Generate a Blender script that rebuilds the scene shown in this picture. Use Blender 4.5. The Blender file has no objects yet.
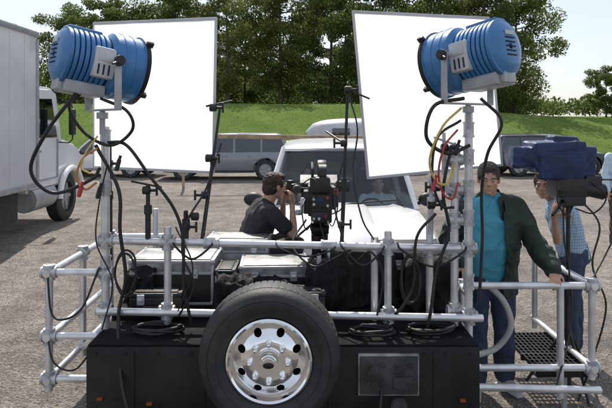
import bpy, bmesh, math, random
from mathutils import Vector, Matrix, noise
R=random.Random(7)
sc=bpy.context.scene
COL=sc.collection
V=Vector
# ---------------------------------------------------------------- materials
def mat(name,c,rough=.6,metal=0.,var=.15,scale=6.,bump=0.,bscale=60.,coat=0.,spec=.5,c2=None,dirt=0.,rv=.12):
    m=bpy.data.materials.new(name); m.use_nodes=True
    nt=m.node_tree; N=nt.nodes; L=nt.links
    b=N['Principled BSDF']
    tc=N.new('ShaderNodeTexCoord')
    n1=N.new('ShaderNodeTexNoise'); n1.inputs['Scale'].default_value=scale; n1.inputs['Detail'].default_value=6
    L.new(tc.outputs['Object'],n1.inputs['Vector'])
    r=N.new('ShaderNodeValToRGB'); r.color_ramp.elements[0].position=.35; r.color_ramp.elements[1].position=.65
    a=c2 if c2 else [x*(1-var) for x in c]
    r.color_ramp.elements[0].color=(*a,1)
    r.color_ramp.elements[1].color=(*[min(1,x*(1+var*.6)) for x in c],1)
    L.new(n1.outputs['Fac'],r.inputs['Fac'])
    out=r.outputs['Color']
    if dirt>0:
        n3=N.new('ShaderNodeTexNoise'); n3.inputs['Scale'].default_value=2.3; n3.inputs['Detail'].default_value=8
        L.new(tc.outputs['Object'],n3.inputs['Vector'])
        mr=N.new('ShaderNodeMapRange'); mr.inputs[1].default_value=.45; mr.inputs[2].default_value=.75; mr.inputs[4].default_value=dirt
        L.new(n3.outputs['Fac'],mr.inputs[0])
        mx=N.new('ShaderNodeMixRGB'); mx.inputs[2].default_value=(.16,.13,.1,1)
        L.new(mr.outputs[0],mx.inputs[0]); L.new(out,mx.inputs[1]); out=mx.outputs[0]
    L.new(out,b.inputs['Base Color'])
    b.inputs['Metallic'].default_value=metal
    b.inputs['Specular IOR Level'].default_value=spec
    b.inputs['Coat Weight'].default_value=coat
    n2=N.new('ShaderNodeTexNoise'); n2.inputs['Scale'].default_value=scale*3; n2.inputs['Detail'].default_value=4
    L.new(tc.outputs['Object'],n2.inputs['Vector'])
    mr2=N.new('ShaderNodeMapRange'); mr2.inputs[3].default_value=max(.03,rough-rv); mr2.inputs[4].default_value=min(1,rough+rv)
    L.new(n2.outputs['Fac'],mr2.inputs[0]); L.new(mr2.outputs[0],b.inputs['Roughness'])
    if bump>0:
        n4=N.new('ShaderNodeTexNoise'); n4.inputs['Scale'].default_value=bscale; n4.inputs['Detail'].default_value=5
        L.new(tc.outputs['Object'],n4.inputs['Vector'])
        bp=N.new('ShaderNodeBump'); bp.inputs['Strength'].default_value=bump; bp.inputs['Distance'].default_value=.01
        L.new(n4.outputs['Fac'],bp.inputs['Height']); L.new(bp.outputs[0],b.inputs['Normal'])
    return m
def glassmat(name,tint=(.25,.28,.28),gl=.12):
    m=bpy.data.materials.new(name); m.use_nodes=True
    nt=m.node_tree; N=nt.nodes; L=nt.links; N.clear()
    o=N.new('ShaderNodeOutputMaterial'); t=N.new('ShaderNodeBsdfTransparent'); t.inputs[0].default_value=(*tint,1)
    g=N.new('ShaderNodeBsdfGlossy'); g.inputs['Roughness'].default_value=.03; g.inputs[0].default_value=(.9,.95,1,1)
    f=N.new('ShaderNodeFresnel'); f.inputs[0].default_value=1.5
    a=N.new('ShaderNodeMath'); a.inputs[1].default_value=gl-.04
    L.new(f.outputs[0],a.inputs[0]); x=N.new('ShaderNodeMixShader')
    L.new(a.outputs[0],x.inputs[0]); L.new(t.outputs[0],x.inputs[1]); L.new(g.outputs[0],x.inputs[2]); L.new(x.outputs[0],o.inputs[0])
    return m
def leafmat(name,c1,c2,tr=.5,sc1=.9,p0=.36,p1=.66):
    m=bpy.data.materials.new(name); m.use_nodes=True
    nt=m.node_tree; N=nt.nodes; L=nt.links; N.clear()
    o=N.new('ShaderNodeOutputMaterial'); tc=N.new('ShaderNodeTexCoord')
    n=N.new('ShaderNodeTexNoise'); n.inputs['Scale'].default_value=sc1; n.inputs['Detail'].default_value=8; n.inputs['Roughness'].default_value=.7
    L.new(tc.outputs['Object'],n.inputs['Vector'])
    r=N.new('ShaderNodeValToRGB'); r.color_ramp.elements[0].position=p0; r.color_ramp.elements[1].position=p1
    r.color_ramp.elements[0].color=(*c1,1); r.color_ramp.elements[1].color=(*c2,1)
    L.new(n.outputs['Fac'],r.inputs['Fac'])
    d=N.new('ShaderNodeBsdfDiffuse'); t=N.new('ShaderNodeBsdfTranslucent'); x=N.new('ShaderNodeMixShader'); x.inputs[0].default_value=tr
    L.new(r.outputs[0],d.inputs[0]); L.new(r.outputs[0],t.inputs[0])
    L.new(d.outputs[0],x.inputs[1]); L.new(t.outputs[0],x.inputs[2]); L.new(x.outputs[0],o.inputs[0])
    return m
M={}
M['alu']=mat('aluminium_pipe',(.76,.77,.79),.34,.6,.16,9,.10,120,dirt=.2)
M['alud']=mat('cast_clamp',(.54,.55,.57),.45,.6,.25,14,.3,90)
M['chrome']=mat('polished_wheel',(.90,.91,.92),.11,1.,.04,7,dirt=.06,rv=.04)
M['rub']=mat('tyre_rubber',(.026,.026,.028),.62,0,.35,12,.2,80,dirt=.2)
M['blk']=mat('black_paint',(.014,.014,.016),.5,0,.35,5,.08,60,dirt=.14,spec=.35)
M['deck']=mat('matte_black_deck',(.010,.010,.011),.85,0,.35,5,.2,60,spec=.15)
M['blkp']=mat('black_plastic',(.02,.02,.021),.5,0,.3,10,.1,100)
M['cab']=mat('cable_rubber',(.013,.013,.014),.5,0,.3,10)
M['orange']=mat('orange_cable',(.5,.2,.06),.5)
M['redc']=mat('red_plastic',(.42,.04,.04),.45)
M['yel']=mat('yellow_plastic',(.6,.45,.12),.45)
M['blue']=mat('lamp_blue_paint',(.03,.18,.43),.35,0,.12,5,.05,60,coat=.3,dirt=.15,rv=.05)
M['blued']=mat('dark_vent',(.008,.02,.05),.7)
M['grey']=mat('grey_metal',(.4,.41,.43),.45,.4,.15,6)
M['worn']=mat('worn_panel_metal',(.06,.06,.062),.55,.4,.5,9,.3,50,dirt=.45)
M['scuff']=mat('scuffed_silver_shell',(.34,.34,.34),.45,.4,.45,9,.3,50,dirt=.5)
M['lgrey']=mat('pale_grey_paint',(.55,.56,.58),.45,.1,.1,6,dirt=.2)
M['white']=mat('white_paint',(.8,.8,.8),.28,0,.02,3,coat=.5,rv=.02)
M['boxw']=mat('truck_box_white',(.64,.64,.67),.5,0,.08,1.2,dirt=.16)
M['silver']=mat('silver_car_paint',(.25,.27,.30),.3,.4,.04,3,coat=.5,rv=.02)
M['darkc']=mat('dark_car_paint',(.03,.035,.045),.3,.2,.06,3,coat=.6,rv=.02)
M['int']=mat('car_interior',(.025,.025,.028),.8,0,.3,6)
M['glass']=glassmat('car_glass',(.72,.76,.76),.06)
M['glassd']=glassmat('dark_glass',(.06,.07,.075),.12)
M['lens']=mat('lens_glass',(.01,.012,.03),.08,0,.1)
M['head']=mat('headlight_glass',(.7,.72,.75),.12,.3,.1)
M['red']=mat('tail_light_red',(.45,.01,.01),.2,0,.1)
M['amber']=mat('amber_marker',(.26,.06,.015),.4,0,.1)
M['skin']=mat('skin',(.52,.30,.21),.5,0,.12,14,.1,150)
M['hairb']=mat('brown_hair',(.05,.028,.016),.6,0,.5,40,.8,160)
M['hairg']=mat('dark_grey_hair',(.075,.06,.05),.6,0,.4,40,.8,160)
M['tee']=mat('dark_grey_cotton',(.032,.032,.036),.85,0,.25,9,.4,200)
M['cyan']=mat('teal_shirt_cotton',(.07,.34,.47),.8,0,.12,9,.3,200)
M['jack']=mat('dark_green_jacket',(.019,.038,.027),.7,0,.25,9,.4,120)
M['jean']=mat('denim',(.035,.052,.10),.85,0,.3,14,.5,220)
M['khaki']=mat('dark_trousers',(.06,.055,.05),.85,0,.2,9)
M['pale']=mat('pale_blue_shirt',(.55,.68,.8),.8,0,.08,9)
M['shoe']=mat('trainer_grey',(.5,.5,.5),.6,0,.2,20)
M['eye']=mat('eye_white',(.6,.58,.55),.2,0,.02)
M['tarp']=mat('navy_cover_nylon',(.008,.026,.095),.5,0,.35,7,.5,30)
M['tan']=mat('weathered_wood',(.42,.3,.19),.8,0,.3,4,.4,30)
M['hose']=mat('pale_hose',(.42,.42,.40),.5,0,.15)
M['bark']=mat('bark',(.12,.10,.075),.9,0,.4,4,.8,20)
M['bag']=mat('black_cloth_nylon',(.020,.020,.022),.7,0,.35,8,.5,60)
def plaid():
    m=mat('blue_plaid_cotton',(.2,.33,.5),.85,0,.1,10,.2,200)
    nt=m.node_tree; N=nt.nodes; L=nt.links; b=N['Principled BSDF']
    tc=N.new('ShaderNodeTexCoord'); prev=None
    for d,s in (('X',14),('Z',12)):
        w=N.new('ShaderNodeTexWave'); w.bands_direction=d; w.inputs['Scale'].default_value=s; w.inputs['Distortion'].default_value=.4
        L.new(tc.outputs['Object'],w.inputs['Vector'])
        mx=N.new('ShaderNodeMixRGB'); mx.blend_type='MULTIPLY'; mx.inputs[0].default_value=.28
        if prev is None: mx.inputs[1].default_value=(.42,.58,.76,1)
        else: L.new(prev,mx.inputs[1])
        L.new(w.outputs[0],mx.inputs[2]); prev=mx.outputs[0]
    L.new(prev,b.inputs['Base Color']); return m
M['plaid']=plaid()
def fabric():
    m=bpy.data.materials.new('diffusion_cloth'); m.use_nodes=True
    nt=m.node_tree; N=nt.nodes; L=nt.links; N.clear()
    o=N.new('ShaderNodeOutputMaterial'); d=N.new('ShaderNodeBsdfDiffuse'); t=N.new('ShaderNodeBsdfTranslucent'); x=N.new('ShaderNodeMixShader')
    tc=N.new('ShaderNodeTexCoord'); n=N.new('ShaderNodeTexNoise'); n.inputs['Scale'].default_value=1.5
    r=N.new('ShaderNodeValToRGB'); r.color_ramp.elements[0].color=(.91,.92,.95,1); r.color_ramp.elements[1].color=(.96,.96,.97,1)
    L.new(tc.outputs['Object'],n.inputs[0]); L.new(n.outputs[0],r.inputs[0]); L.new(r.outputs[0],d.inputs[0]); L.new(r.outputs[0],t.inputs[0])
    x.inputs[0].default_value=.77; L.new(d.outputs[0],x.inputs[1]); L.new(t.outputs[0],x.inputs[2]); L.new(x.outputs[0],o.inputs[0]); return m
M['cloth']=fabric()
# ---------------------------------------------------------------- geometry builder
def frame(d):
    d=V(d).normalized(); return d.to_track_quat('Z','Y').to_matrix().to_4x4()
def catmull(P,n=8):
    P=[V(p) for p in P]
    if len(P)<3: return P
    Q=[P[0]*2-P[1]]+P+[P[-1]*2-P[-2]]; out=[]
    for i in range(1,len(Q)-2):
        a,b,c,d=Q[i-1:i+3]
        for k in range(n):
            t=k/n; out.append(.5*((2*b)+(c-a)*t+(2*a-5*b+4*c-d)*t*t+(3*b-a-3*c+d)*t**3))
    out.append(P[-1]); return out
class G:
    def __init__(s): s.bm=bmesh.new(); s.xf=None
    def add(s,t,mi=0):
        for f in t.faces: f.material_index=mi
        if s.xf is not None: bmesh.ops.transform(t,matrix=s.xf,verts=t.verts)
        me=bpy.data.meshes.new('t'); t.to_mesh(me); t.free(); s.bm.from_mesh(me); bpy.data.meshes.remove(me)
    def box(s,c,d,bev=.004,rot=None,mi=0,seg=2):
        t=bmesh.new(); bmesh.ops.create_cube(t,size=1); bmesh.ops.scale(t,vec=d,verts=t.verts)
        if bev>0: bmesh.ops.bevel(t,geom=t.edges[:],offset=min(bev,min(d)*.45),segments=seg,affect='EDGES',profile=.6)
        m=Matrix.Translation(c)
        if rot is not None: m=m@(rot if isinstance(rot,Matrix) else (Matrix.Rotation(rot[2],4,'Z')@Matrix.Rotation(rot[1],4,'Y')@Matrix.Rotation(rot[0],4,'X')))
        bmesh.ops.transform(t,matrix=m,verts=t.verts); s.add(t,mi)
    def cyl(s,a,b,r,r2=None,seg=20,mi=0,bev=0):
        a=V(a); b=V(b); t=bmesh.new(); L=(b-a).length
        bmesh.ops.create_cone(t,cap_ends=True,segments=seg,radius1=r,radius2=r if r2 is None else r2,depth=L)
        if bev>0:
            es=[e for e in t.edges if abs(abs(e.verts[0].co.z)-L/2)<1e-5 and abs(e.verts[0].co.z-e.verts[1].co.z)<1e-6]
            bmesh.ops.bevel(t,geom=es,offset=bev,segments=2,affect='EDGES')
        bmesh.ops.transform(t,matrix=Matrix.Translation((a+b)/2)@frame(b-a),verts=t.verts); s.add(t,mi)
    def ell(s,c,r,rot=None,mi=0,sub=3):
        t=bmesh.new(); bmesh.ops.create_icosphere(t,subdivisions=sub,radius=1)
        if isinstance(r,(int,float)): r=(r,r,r)
        bmesh.ops.scale(t,vec=r,verts=t.verts)
        m=Matrix.Translation(c)
        if rot is not None: m=m@rot
        bmesh.ops.transform(t,matrix=m,verts=t.verts); s.add(t,mi)
    def cap(s,a,b,ra,rb,sub=2):
        s.cyl(a,b,ra,rb,16); s.ell(a,ra,sub=sub); s.ell(b,rb,sub=sub)
    def rings(s,RR,closed=False,mi=0,caps=True):
        t=bmesh.new(); vs=[[t.verts.new(p) for p in r] for r in RR]; n=len(vs[0])
        m=len(vs)
        for i in range(m if closed else m-1):
            a=vs[i]; b=vs[(i+1)%m]
            for k in range(n):
                t.faces.new((a[k],a[(k+1)%n],b[(k+1)%n],b[k]))
        if caps and not closed:
            t.faces.new(vs[0][::-1]); t.faces.new(vs[-1])
        bmesh.ops.recalc_face_normals(t,faces=t.faces); s.add(t,mi)
    def tube(s,P,r,seg=8,mi=0,smooth=8):
        P=catmull(P,smooth) if smooth else [V(p) for p in P]
        RR=[]; up=V((0,0,1)); d0=(P[1]-P[0]).normalized()
        if abs(d0.z)>.9: up=V((1,0,0))
        u=d0.cross(up).normalized()
        for i,p in enumerate(P):
            d=(P[min(i+1,len(P)-1)]-P[max(i-1,0)]).normalized()
            u=(u-d*u.dot(d)).normalized(); w=d.cross(u)
            RR.append([p+u*r*math.cos(2*math.pi*k/seg)+w*r*math.sin(2*math.pi*k/seg) for k in range(seg)])
        s.rings(RR,mi=mi)
    def lathe(s,prof,c,axis,seg=48,mi=0,closed=True):
        F=Matrix.Translation(c)@frame(axis); RR=[]
        for k in range(seg):
            a=2*math.pi*k/seg
            RR.append([F@V((r*math.cos(a),r*math.sin(a),z)) for r,z in prof])
        s.rings(RR,closed=True,mi=mi)
    def poly(s,pts,thick,n,mi=0,bev=0):
        t=bmesh.new(); a=[t.verts.new(V(p)) for p in pts]; b=[t.verts.new(V(p)+V(n)*thick) for p in pts]
        t.faces.new(a[::-1]); t.faces.new(b)
        for k in range(len(a)): t.faces.new((a[k],a[(k+1)%len(a)],b[(k+1)%len(a)],b[k]))
        bmesh.ops.recalc_face_normals(t,faces=t.faces)
        if bev>0: bmesh.ops.bevel(t,geom=t.edges[:],offset=bev,segments=3,affect='EDGES')
        s.add(t,mi)
def tomesh(bm,name):
    me=bpy.data.meshes.new(name); bm.to_mesh(me); bm.free(); return me
def finish(me,mats,sm=35):
    for m in mats: me.materials.append(m)
    me.polygons.foreach_set('use_smooth',[True]*len(me.polygons))
    me.set_sharp_from_angle(angle=math.radians(sm))
def empty(name,label,cat,loc=(0,0,0),rz=0,group=None):
    e=bpy.data.objects.new(name,None); e.empty_display_size=.2; e.location=loc; e.rotation_euler=(0,0,rz); COL.objects.link(e)
    e['label']=label; e['category']=cat
    if group: e['group']=group
    return e
def sub(name,parent,label=None):
    o=bpy.data.objects.new(name,None); COL.objects.link(o); o.parent=parent
    if label: o['label']=label
    return o
def top_mat(p):
    while p.parent: p=p.parent
    return Matrix.Translation(p.location)@Matrix.Rotation(p.rotation_euler[2],4,'Z')
def part(g,name,mats,parent,world=True,label=None,sm=35,mesh=None):
    me=mesh if mesh else tomesh(g.bm,name)
    if world: me.transform(top_mat(parent).inverted())
    if not me.materials: finish(me,[M[m] if isinstance(m,str) else m for m in (mats if isinstance(mats,(list,tuple)) else [mats])],sm)
    o=bpy.data.objects.new(name,me); COL.objects.link(o); o.parent=parent
    if label: o['label']=label
    return o
def solo(g,name,mats,label,cat,loc=None,group=None,sm=35,kind=None,mesh=None):
    me=mesh if mesh else tomesh(g.bm,name)
    if loc is not None: me.transform(Matrix.Translation(-V(loc)))
    finish(me,[M[m] if isinstance(m,str) else m for m in (mats if isinstance(mats,(list,tuple)) else [mats])],sm)
    o=bpy.data.objects.new(name,me); COL.objects.link(o)
    if loc is not None: o.location=loc
    if kind: o['kind']=kind
    if kind!='structure': o['label']=label; o['category']=cat
    if group: o['group']=group
    return o
def evalmesh(me,setup):
    o=bpy.data.objects.new('tmp',me); COL.objects.link(o); setup(o)
    dg=bpy.context.evaluated_depsgraph_get(); dg.update()
    r=bpy.data.meshes.new_from_object(o.evaluated_get(dg)); r=r.copy() if r.users>0 else r
    bpy.data.objects.remove(o); return r
def remesh(g,vox=.007,smooth=4,wr=0.,wf=14.,seed=0.,bias=.5):
    me=tomesh(g.bm,'rm')
    def su(o):
        m=o.modifiers.new('r','REMESH'); m.mode='VOXEL'; m.voxel_size=vox
        s=o.modifiers.new('s','SMOOTH'); s.factor=.5; s.iterations=smooth
    r=evalmesh(me,su)
    if wr>0:
        ns=[v.normal.copy() for v in r.vertices]
        for v,n in zip(r.vertices,ns):
            p=v.co*wf+V((seed,seed*2,0)); q=V((p.x+noise.noise(p*.5)*2,p.y,p.z*.7))
            v.co+=n*wr*(bias-2*abs(noise.noise(q)))*1.0
    return r
def boolcut(me,cutters):
    cs=[]
    for c in cutters:
        o=bpy.data.objects.new('c',tomesh(c.bm,'c')); COL.objects.link(o); cs.append(o)
    def su(o):
        for c in cs:
            m=o.modifiers.new('b','BOOLEAN'); m.object=c; m.operation='DIFFERENCE'; m.solver='EXACT'
    r=evalmesh(me,su)
    for o in cs: bpy.data.objects.remove(o)
    return r
# ---------------------------------------------------------------- world, light, camera
EL=math.radians(50)
SUND=V((-.16,.99,0)).normalized()*math.cos(EL)+V((0,0,math.sin(EL)))
w=bpy.data.worlds.new('World'); sc.world=w; w.use_nodes=True
nt=w.node_tree; bg=nt.nodes['Background']; sky=nt.nodes.new('ShaderNodeTexSky'); sky.sky_type='NISHITA'; sky.sun_disc=False
sky.sun_elevation=EL; sky.sun_rotation=math.atan2(SUND.x,SUND.y); sky.dust_density=1.5; sky.air_density=1.0; sky.ozone_density=2.0
hz=nt.nodes.new('ShaderNodeMixRGB'); hz.inputs[0].default_value=.5; hz.inputs[2].default_value=(6.3,6.5,6.8,1)
nt.links.new(sky.outputs[0],hz.inputs[1]); nt.links.new(hz.outputs[0],bg.inputs[0]); bg.inputs[1].default_value=.15
sl=bpy.data.lights.new('sun','SUN'); sl.energy=5.0; sl.angle=math.radians(.5); sl.color=(1,.95,.87)
so=bpy.data.objects.new('sun',sl); COL.objects.link(so); so.rotation_euler=SUND.to_track_quat('Z','Y').to_euler(); so.location=(-10,30,30)
cd=bpy.data.cameras.new('camera'); cam=bpy.data.objects.new('camera',cd); COL.objects.link(cam)
cam.location=(0,0,2.05); cam.rotation_euler=(math.radians(90),0,0); cd.sensor_width=36; cd.lens=35.3; cd.shift_y=-.134; cd.clip_end=2000; cd.clip_start=.05
sc.camera=cam
sc.view_settings.view_transform='Standard'; sc.view_settings.look='None'; sc.view_settings.exposure=0
# ---------------------------------------------------------------- ground
def gravel():
    m=bpy.data.materials.new('gravel_ground'); m.use_nodes=True
    nt=m.node_tree; N=nt.nodes; L=nt.links; b=N['Principled BSDF']; b.inputs['Roughness'].default_value=.9
    tc=N.new('ShaderNodeTexCoord')
    def nz(s,d=8,rg=.65):
        n=N.new('ShaderNodeTexNoise'); n.inputs['Scale'].default_value=s; n.inputs['Detail'].default_value=d; n.inputs['Roughness'].default_value=rg
        L.new(tc.outputs['Object'],n.inputs[0]); return n
    a=nz(.3); r=N.new('ShaderNodeValToRGB'); r.color_ramp.elements[0].position=.38; r.color_ramp.elements[1].position=.6
    r.color_ramp.elements[0].color=(.12,.106,.094,1); r.color_ramp.elements[1].color=(.225,.20,.178,1); L.new(a.outputs[0],r.inputs[0])
    v=N.new('ShaderNodeTexVoronoi'); v.inputs['Scale'].default_value=50; L.new(tc.outputs['Object'],v.inputs[0])
    r2=N.new('ShaderNodeValToRGB'); r2.color_ramp.elements[0].color=(.35,.34,.33,1); r2.color_ramp.elements[1].color=(.95,.95,.95,1)
    sp=N.new('ShaderNodeSeparateColor'); L.new(v.outputs['Color'],sp.inputs[0]); L.new(sp.outputs[0],r2.inputs[0])
    mx=N.new('ShaderNodeMixRGB'); mx.blend_type='OVERLAY'; mx.inputs[0].default_value=.8; L.new(r.outputs[0],mx.inputs[1]); L.new(r2.outputs[0],mx.inputs[2])
    c=nz(3,12,.75); r3=N.new('ShaderNodeValToRGB'); r3.color_ramp.elements[0].position=.35; r3.color_ramp.elements[0].color=(.55,.54,.53,1); r3.color_ramp.elements[1].position=.65; r3.color_ramp.elements[1].color=(1.3,1.27,1.22,1)
    L.new(c.outputs[0],r3.inputs[0]); mx2=N.new('ShaderNodeMixRGB'); mx2.blend_type='MULTIPLY'; mx2.inputs[0].default_value=1; L.new(mx.outputs[0],mx2.inputs[1]); L.new(r3.outputs[0],mx2.inputs[2])
    L.new(mx2.outputs[0],b.inputs[0])
    ad=N.new('ShaderNodeMath'); ad.operation='ADD'; L.new(v.outputs['Distance'],ad.inputs[0]); L.new(c.outputs[0],ad.inputs[1])
    bp=N.new('ShaderNodeBump'); bp.inputs['Strength'].default_value=.8; bp.inputs['Distance'].default_value=.03; L.new(ad.outputs[0],bp.inputs['Height']); L.new(bp.outputs[0],b.inputs['Normal'])
    return m
g=G(); t=bmesh.new(); bmesh.ops.create_grid(t,x_segments=2,y_segments=2,size=600); g.add(t)
solo(g,'ground',gravel(),'','',kind='structure')
MG=leafmat('grass',(.10,.155,.04),(.165,.23,.065),.1,.6,.3,.7)
def bankz(x,y):
    h=3.3-1.0/(1+math.exp(-(x-12)/2.5))
    t=(y-26.5)/13; t=max(0,min(1,t)); t=t*t*(3-2*t)
    return -.05+(h)*t+ .05*noise.noise(V((x*.3,y*.3,0)))*t + max(0,(y-40))*.01
me=bpy.data.meshes.new('grass_bank'); vs=[];fs=[]
ys=[25.5+i*.5 for i in range(34)]+[44,50,60,80,120,200,500]; xs=[-300,-150,-80]+[-50+i for i in range(111)]+[90,150,300]
for y in ys:
    for x in xs: vs.append((x,y,bankz(x,y)))
nx=len(xs)
for j in range(len(ys)-1):
    for i in range(nx-1): a=j*nx+i; fs.append((a,a+1,a+nx+1,a+nx))
me.from_pydata(vs,[],fs); solo(None,'grass_bank',MG,'','',kind='structure',mesh=me)
vs=[];fs=[]
for i in range(30000):
    x=R.uniform(-24,26); y=R.uniform(27,42); z=bankz(x,y)-.01; a=R.uniform(0,math.pi); s=R.uniform(.015,.04); h=R.uniform(.02,.06)
    dx=math.cos(a)*s; dy=math.sin(a)*s; k=len(vs)
    vs+=[(x-dx,y-dy,z),(x+dx,y+dy,z),(x+R.uniform(-.03,.03),y+R.uniform(-.03,.03),z+h)]; fs.append((k,k+1,k+2))
me=bpy.data.meshes.new('grass'); me.from_pydata(vs,[],fs); solo(None,'grass',MG,'short mown green grass covering the bank','grass',kind='stuff',mesh=me)
vs=[];fs=[]
def pebble(x,y,s):
    k=len(vs); pts=[(1,0,0),(-1,0,0),(0,1,0),(0,-1,0),(0,0,1)]
    a=R.uniform(0,6.28); ca,sa=math.cos(a),math.sin(a); sy=R.uniform(.6,1)
    for p in pts:
        px=p[0]*s*R.uniform(.8,1.2); py=p[1]*s*sy*R.uniform(.8,1.2)
        vs.append((x+px*ca-py*sa,y+px*sa+py*ca,p[2]*s*.6*R.uniform(.7,1.1)+.001))
    for f in ((0,2,4),(2,1,4),(1,3,4),(3,0,4)): fs.append(tuple(k+q for q in f))
for i in range(16000):
    y=3.2+ (R.random()**1.3)*13; x=R.uniform(-.56*y-.3,-1.2) if R.random()<.75 else R.uniform(1.2,.56*y+.4)
    pebble(x,y,R.choice([.004,.006,.006,.008,.010,.014]))
me=bpy.data.meshes.new('gravel'); me.from_pydata(vs,[],fs)
solo(None,'gravel',mat('gravel_stone',(.30,.27,.24),.85,0,.5,3.5),'loose pale gravel stones scattered over the lot','gravel',kind='stuff',mesh=me,sm=10)
# ---------------------------------------------------------------- trees
LM=[leafmat('foliage_dark',(.075,.11,.035),(.14,.18,.055)),leafmat('foliage_mid',(.09,.125,.04),(.17,.205,.065)),leafmat('foliage_yellow',(.11,.14,.04),(.21,.23,.075))]
def leaves(cl,n,s0,s1,rr):
    vs=[];fs=[]
    W=[c[1][0]*c[1][1] for c in cl]
    for i in range(n):
        c,r=rr.choices(cl,W)[0]
        d=V((rr.gauss(0,1),rr.gauss(0,1),rr.gauss(0,1))).normalized(); q=rr.random()**.42
        p=V(c)+V((d.x*r[0]*q,d.y*r[0]*q,d.z*r[1]*q))
        n1=V((rr.gauss(0,1),rr.gauss(0,1),rr.gauss(0,1)+.4)).normalized(); u=n1.orthogonal().normalized(); v=n1.cross(u)
        a=rr.uniform(0,6.28); u,v=u*math.cos(a)+v*math.sin(a),v*math.cos(a)-u*math.sin(a)
        s=rr.uniform(s0,s1); k=len(vs)
        vs+=[p-u*s,p+v*s*.6,p+u*s,p-v*s*.6]; fs.append((k,k+1,k+2,k+3))
    return vs,fs
def treemesh(seed,H,lm,nl=17000):
    rr=random.Random(seed); g=G(); tr=H*.013+.04
    lean=V((rr.uniform(-.04,.04),rr.uniform(-.04,.04),1))
    P=[V((0,0,-.3))]+[V((lean.x*z+rr.uniform(-.12,.12),lean.y*z+rr.uniform(-.12,.12),z)) for z in (H*.15,H*.35,H*.55,H*.75,H*.92)]
    for i in range(len(P)-1): g.cyl(P[i],P[i+1],tr*(1-i*.17)*(1.25 if i==0 else 1),tr*(1-(i+1)*.17),10)
    cl=[]
    for i in range(22):
        z=H*(.07+.78*((i+rr.random())/22)); b=V((lean.x*z,lean.y*z,z)); a=i*2.4+rr.uniform(-.4,.4); t=z/H
        L=H*.29*(math.sin(math.pi*min(1,(1.12-t)*.88))*.7+.34)*rr.uniform(.7,1.15)
        e=b+V((math.cos(a)*L,math.sin(a)*L,L*rr.uniform(.12,.45))); m=(b+e)/2+V((0,0,-.12*L+.2))
        g.cyl(b,m,tr*.33,tr*.2,6); g.cyl(m,e,tr*.2,tr*.06,6)
        cl.append((e,(H*rr.uniform(.08,.125),H*rr.uniform(.055,.085)))); cl.append((m+V((0,0,.3)),(H*rr.uniform(.065,.09),H*rr.uniform(.045,.07))))
        cl.append((e+V((rr.uniform(-1.2,1.2),rr.uniform(-1.2,1.2),rr.uniform(-1.1,.5))),(H*.055,H*.04)))
    cl.append((V((lean.x*H,lean.y*H,H*.92)),(H*.10,H*.09))); cl.append((V((lean.x*H,lean.y*H,H*.78)),(H*.13,H*.09)))
    tme=tomesh(g.bm,'trunk'); finish(tme,[M['bark']])
    a,b=leaves(cl,nl,.07,.17,rr); cme=bpy.data.meshes.new('crown'); cme.from_pydata(a,[],b); cme.materials.append(lm)
    return tme,cme
VAR=[treemesh(11,13,LM[0]),treemesh(12,12,LM[1]),treemesh(13,11,LM[2]),treemesh(14,9.5,LM[1]),treemesh(15,13.5,LM[2])]
def tree(x,y,v,s=1.,rz=None):
    e=empty('tree','tall leafy green tree standing on the grassy bank','tree',(x,y,bankz(x,y)),R.uniform(0,6.28) if rz is None else rz,'trees along the grassy bank'); e.scale=(s,s,s)
    for nm,me in zip(('trunk','crown'),VAR[v]):
        o=bpy.data.objects.new(nm,me); COL.objects.link(o); o.parent=e
for x,y,v,s in [(-30,52,3,.75),(-24.5,50,2,.62),(-19.5,50,1,.72),(-15,47,3,.9),(-10.5,48,1,.82),(-6,46,4,.76),(-2,48,2,.95),(2,49,0,.82),(6,46,1,.88),(10,48,2,1.02),(13.5,46,0,.95),(17.0,49,4,.80),
                (-21,60,3,.85),(-16,60,2,.8),(-11,60,2,.9),(-6,59,1,.8),(-1,60,4,.75),(4,60,2,.95),(8,59,0,.8),(11.5,58,2,.95),(15,58,1,.95),(18.6,58,2,.82),
                (38,76,3,.7),(41.5,75,2,.65),(45,74,1,.7)]:
    tree(x,y,v,s)
cl=[((R.uniform(-60,24),R.uniform(64,85),R.uniform(4.3,7.5)),(R.uniform(2.5,4.5),R.uniform(1.4,2.8))) for i in range(90)]+[((R.uniform(24,75),R.uniform(80,95),R.uniform(3.8,5.0)),(R.uniform(2.5,4.5),R.uniform(1,1.8))) for i in range(26)]
a,b=leaves(cl,42000,.16,.38,R); me=bpy.data.meshes.new('wood'); me.from_pydata(a,[],b)
solo(None,'distant_wood',LM[1],'far green wood behind the trees','woodland',kind='stuff',mesh=me)
cl=[((R.uniform(-32,20),R.uniform(50,56),0),(R.uniform(1.2,2.6),R.uniform(.5,2.2))) for i in range(26)]
cl=[((c[0][0],c[0][1],bankz(c[0][0],c[0][1])+.7),c[1]) for c in cl]
a,b=leaves(cl,20000,.07,.16,R); me=bpy.data.meshes.new('under'); me.from_pydata(a,[],b)
solo(None,'undergrowth',LM[0],'shaded shrubs growing beneath the trees','undergrowth',kind='stuff',mesh=me)
e=empty('wooden_barrier','long weathered wooden beam barrier on posts in the lot','fence',(-.7,18,0))
g=G(); g.box((-.7,18,1.60),(6.2,.08,.13),.02,rot=(0,.012,0)); part(g,'rail','tan',e)
for x in (-3.7,2.3):
    g=G(); g.box((x,18.1,.83),(.07,.07,1.66),.01); part(g,'post','tan',e)
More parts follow.
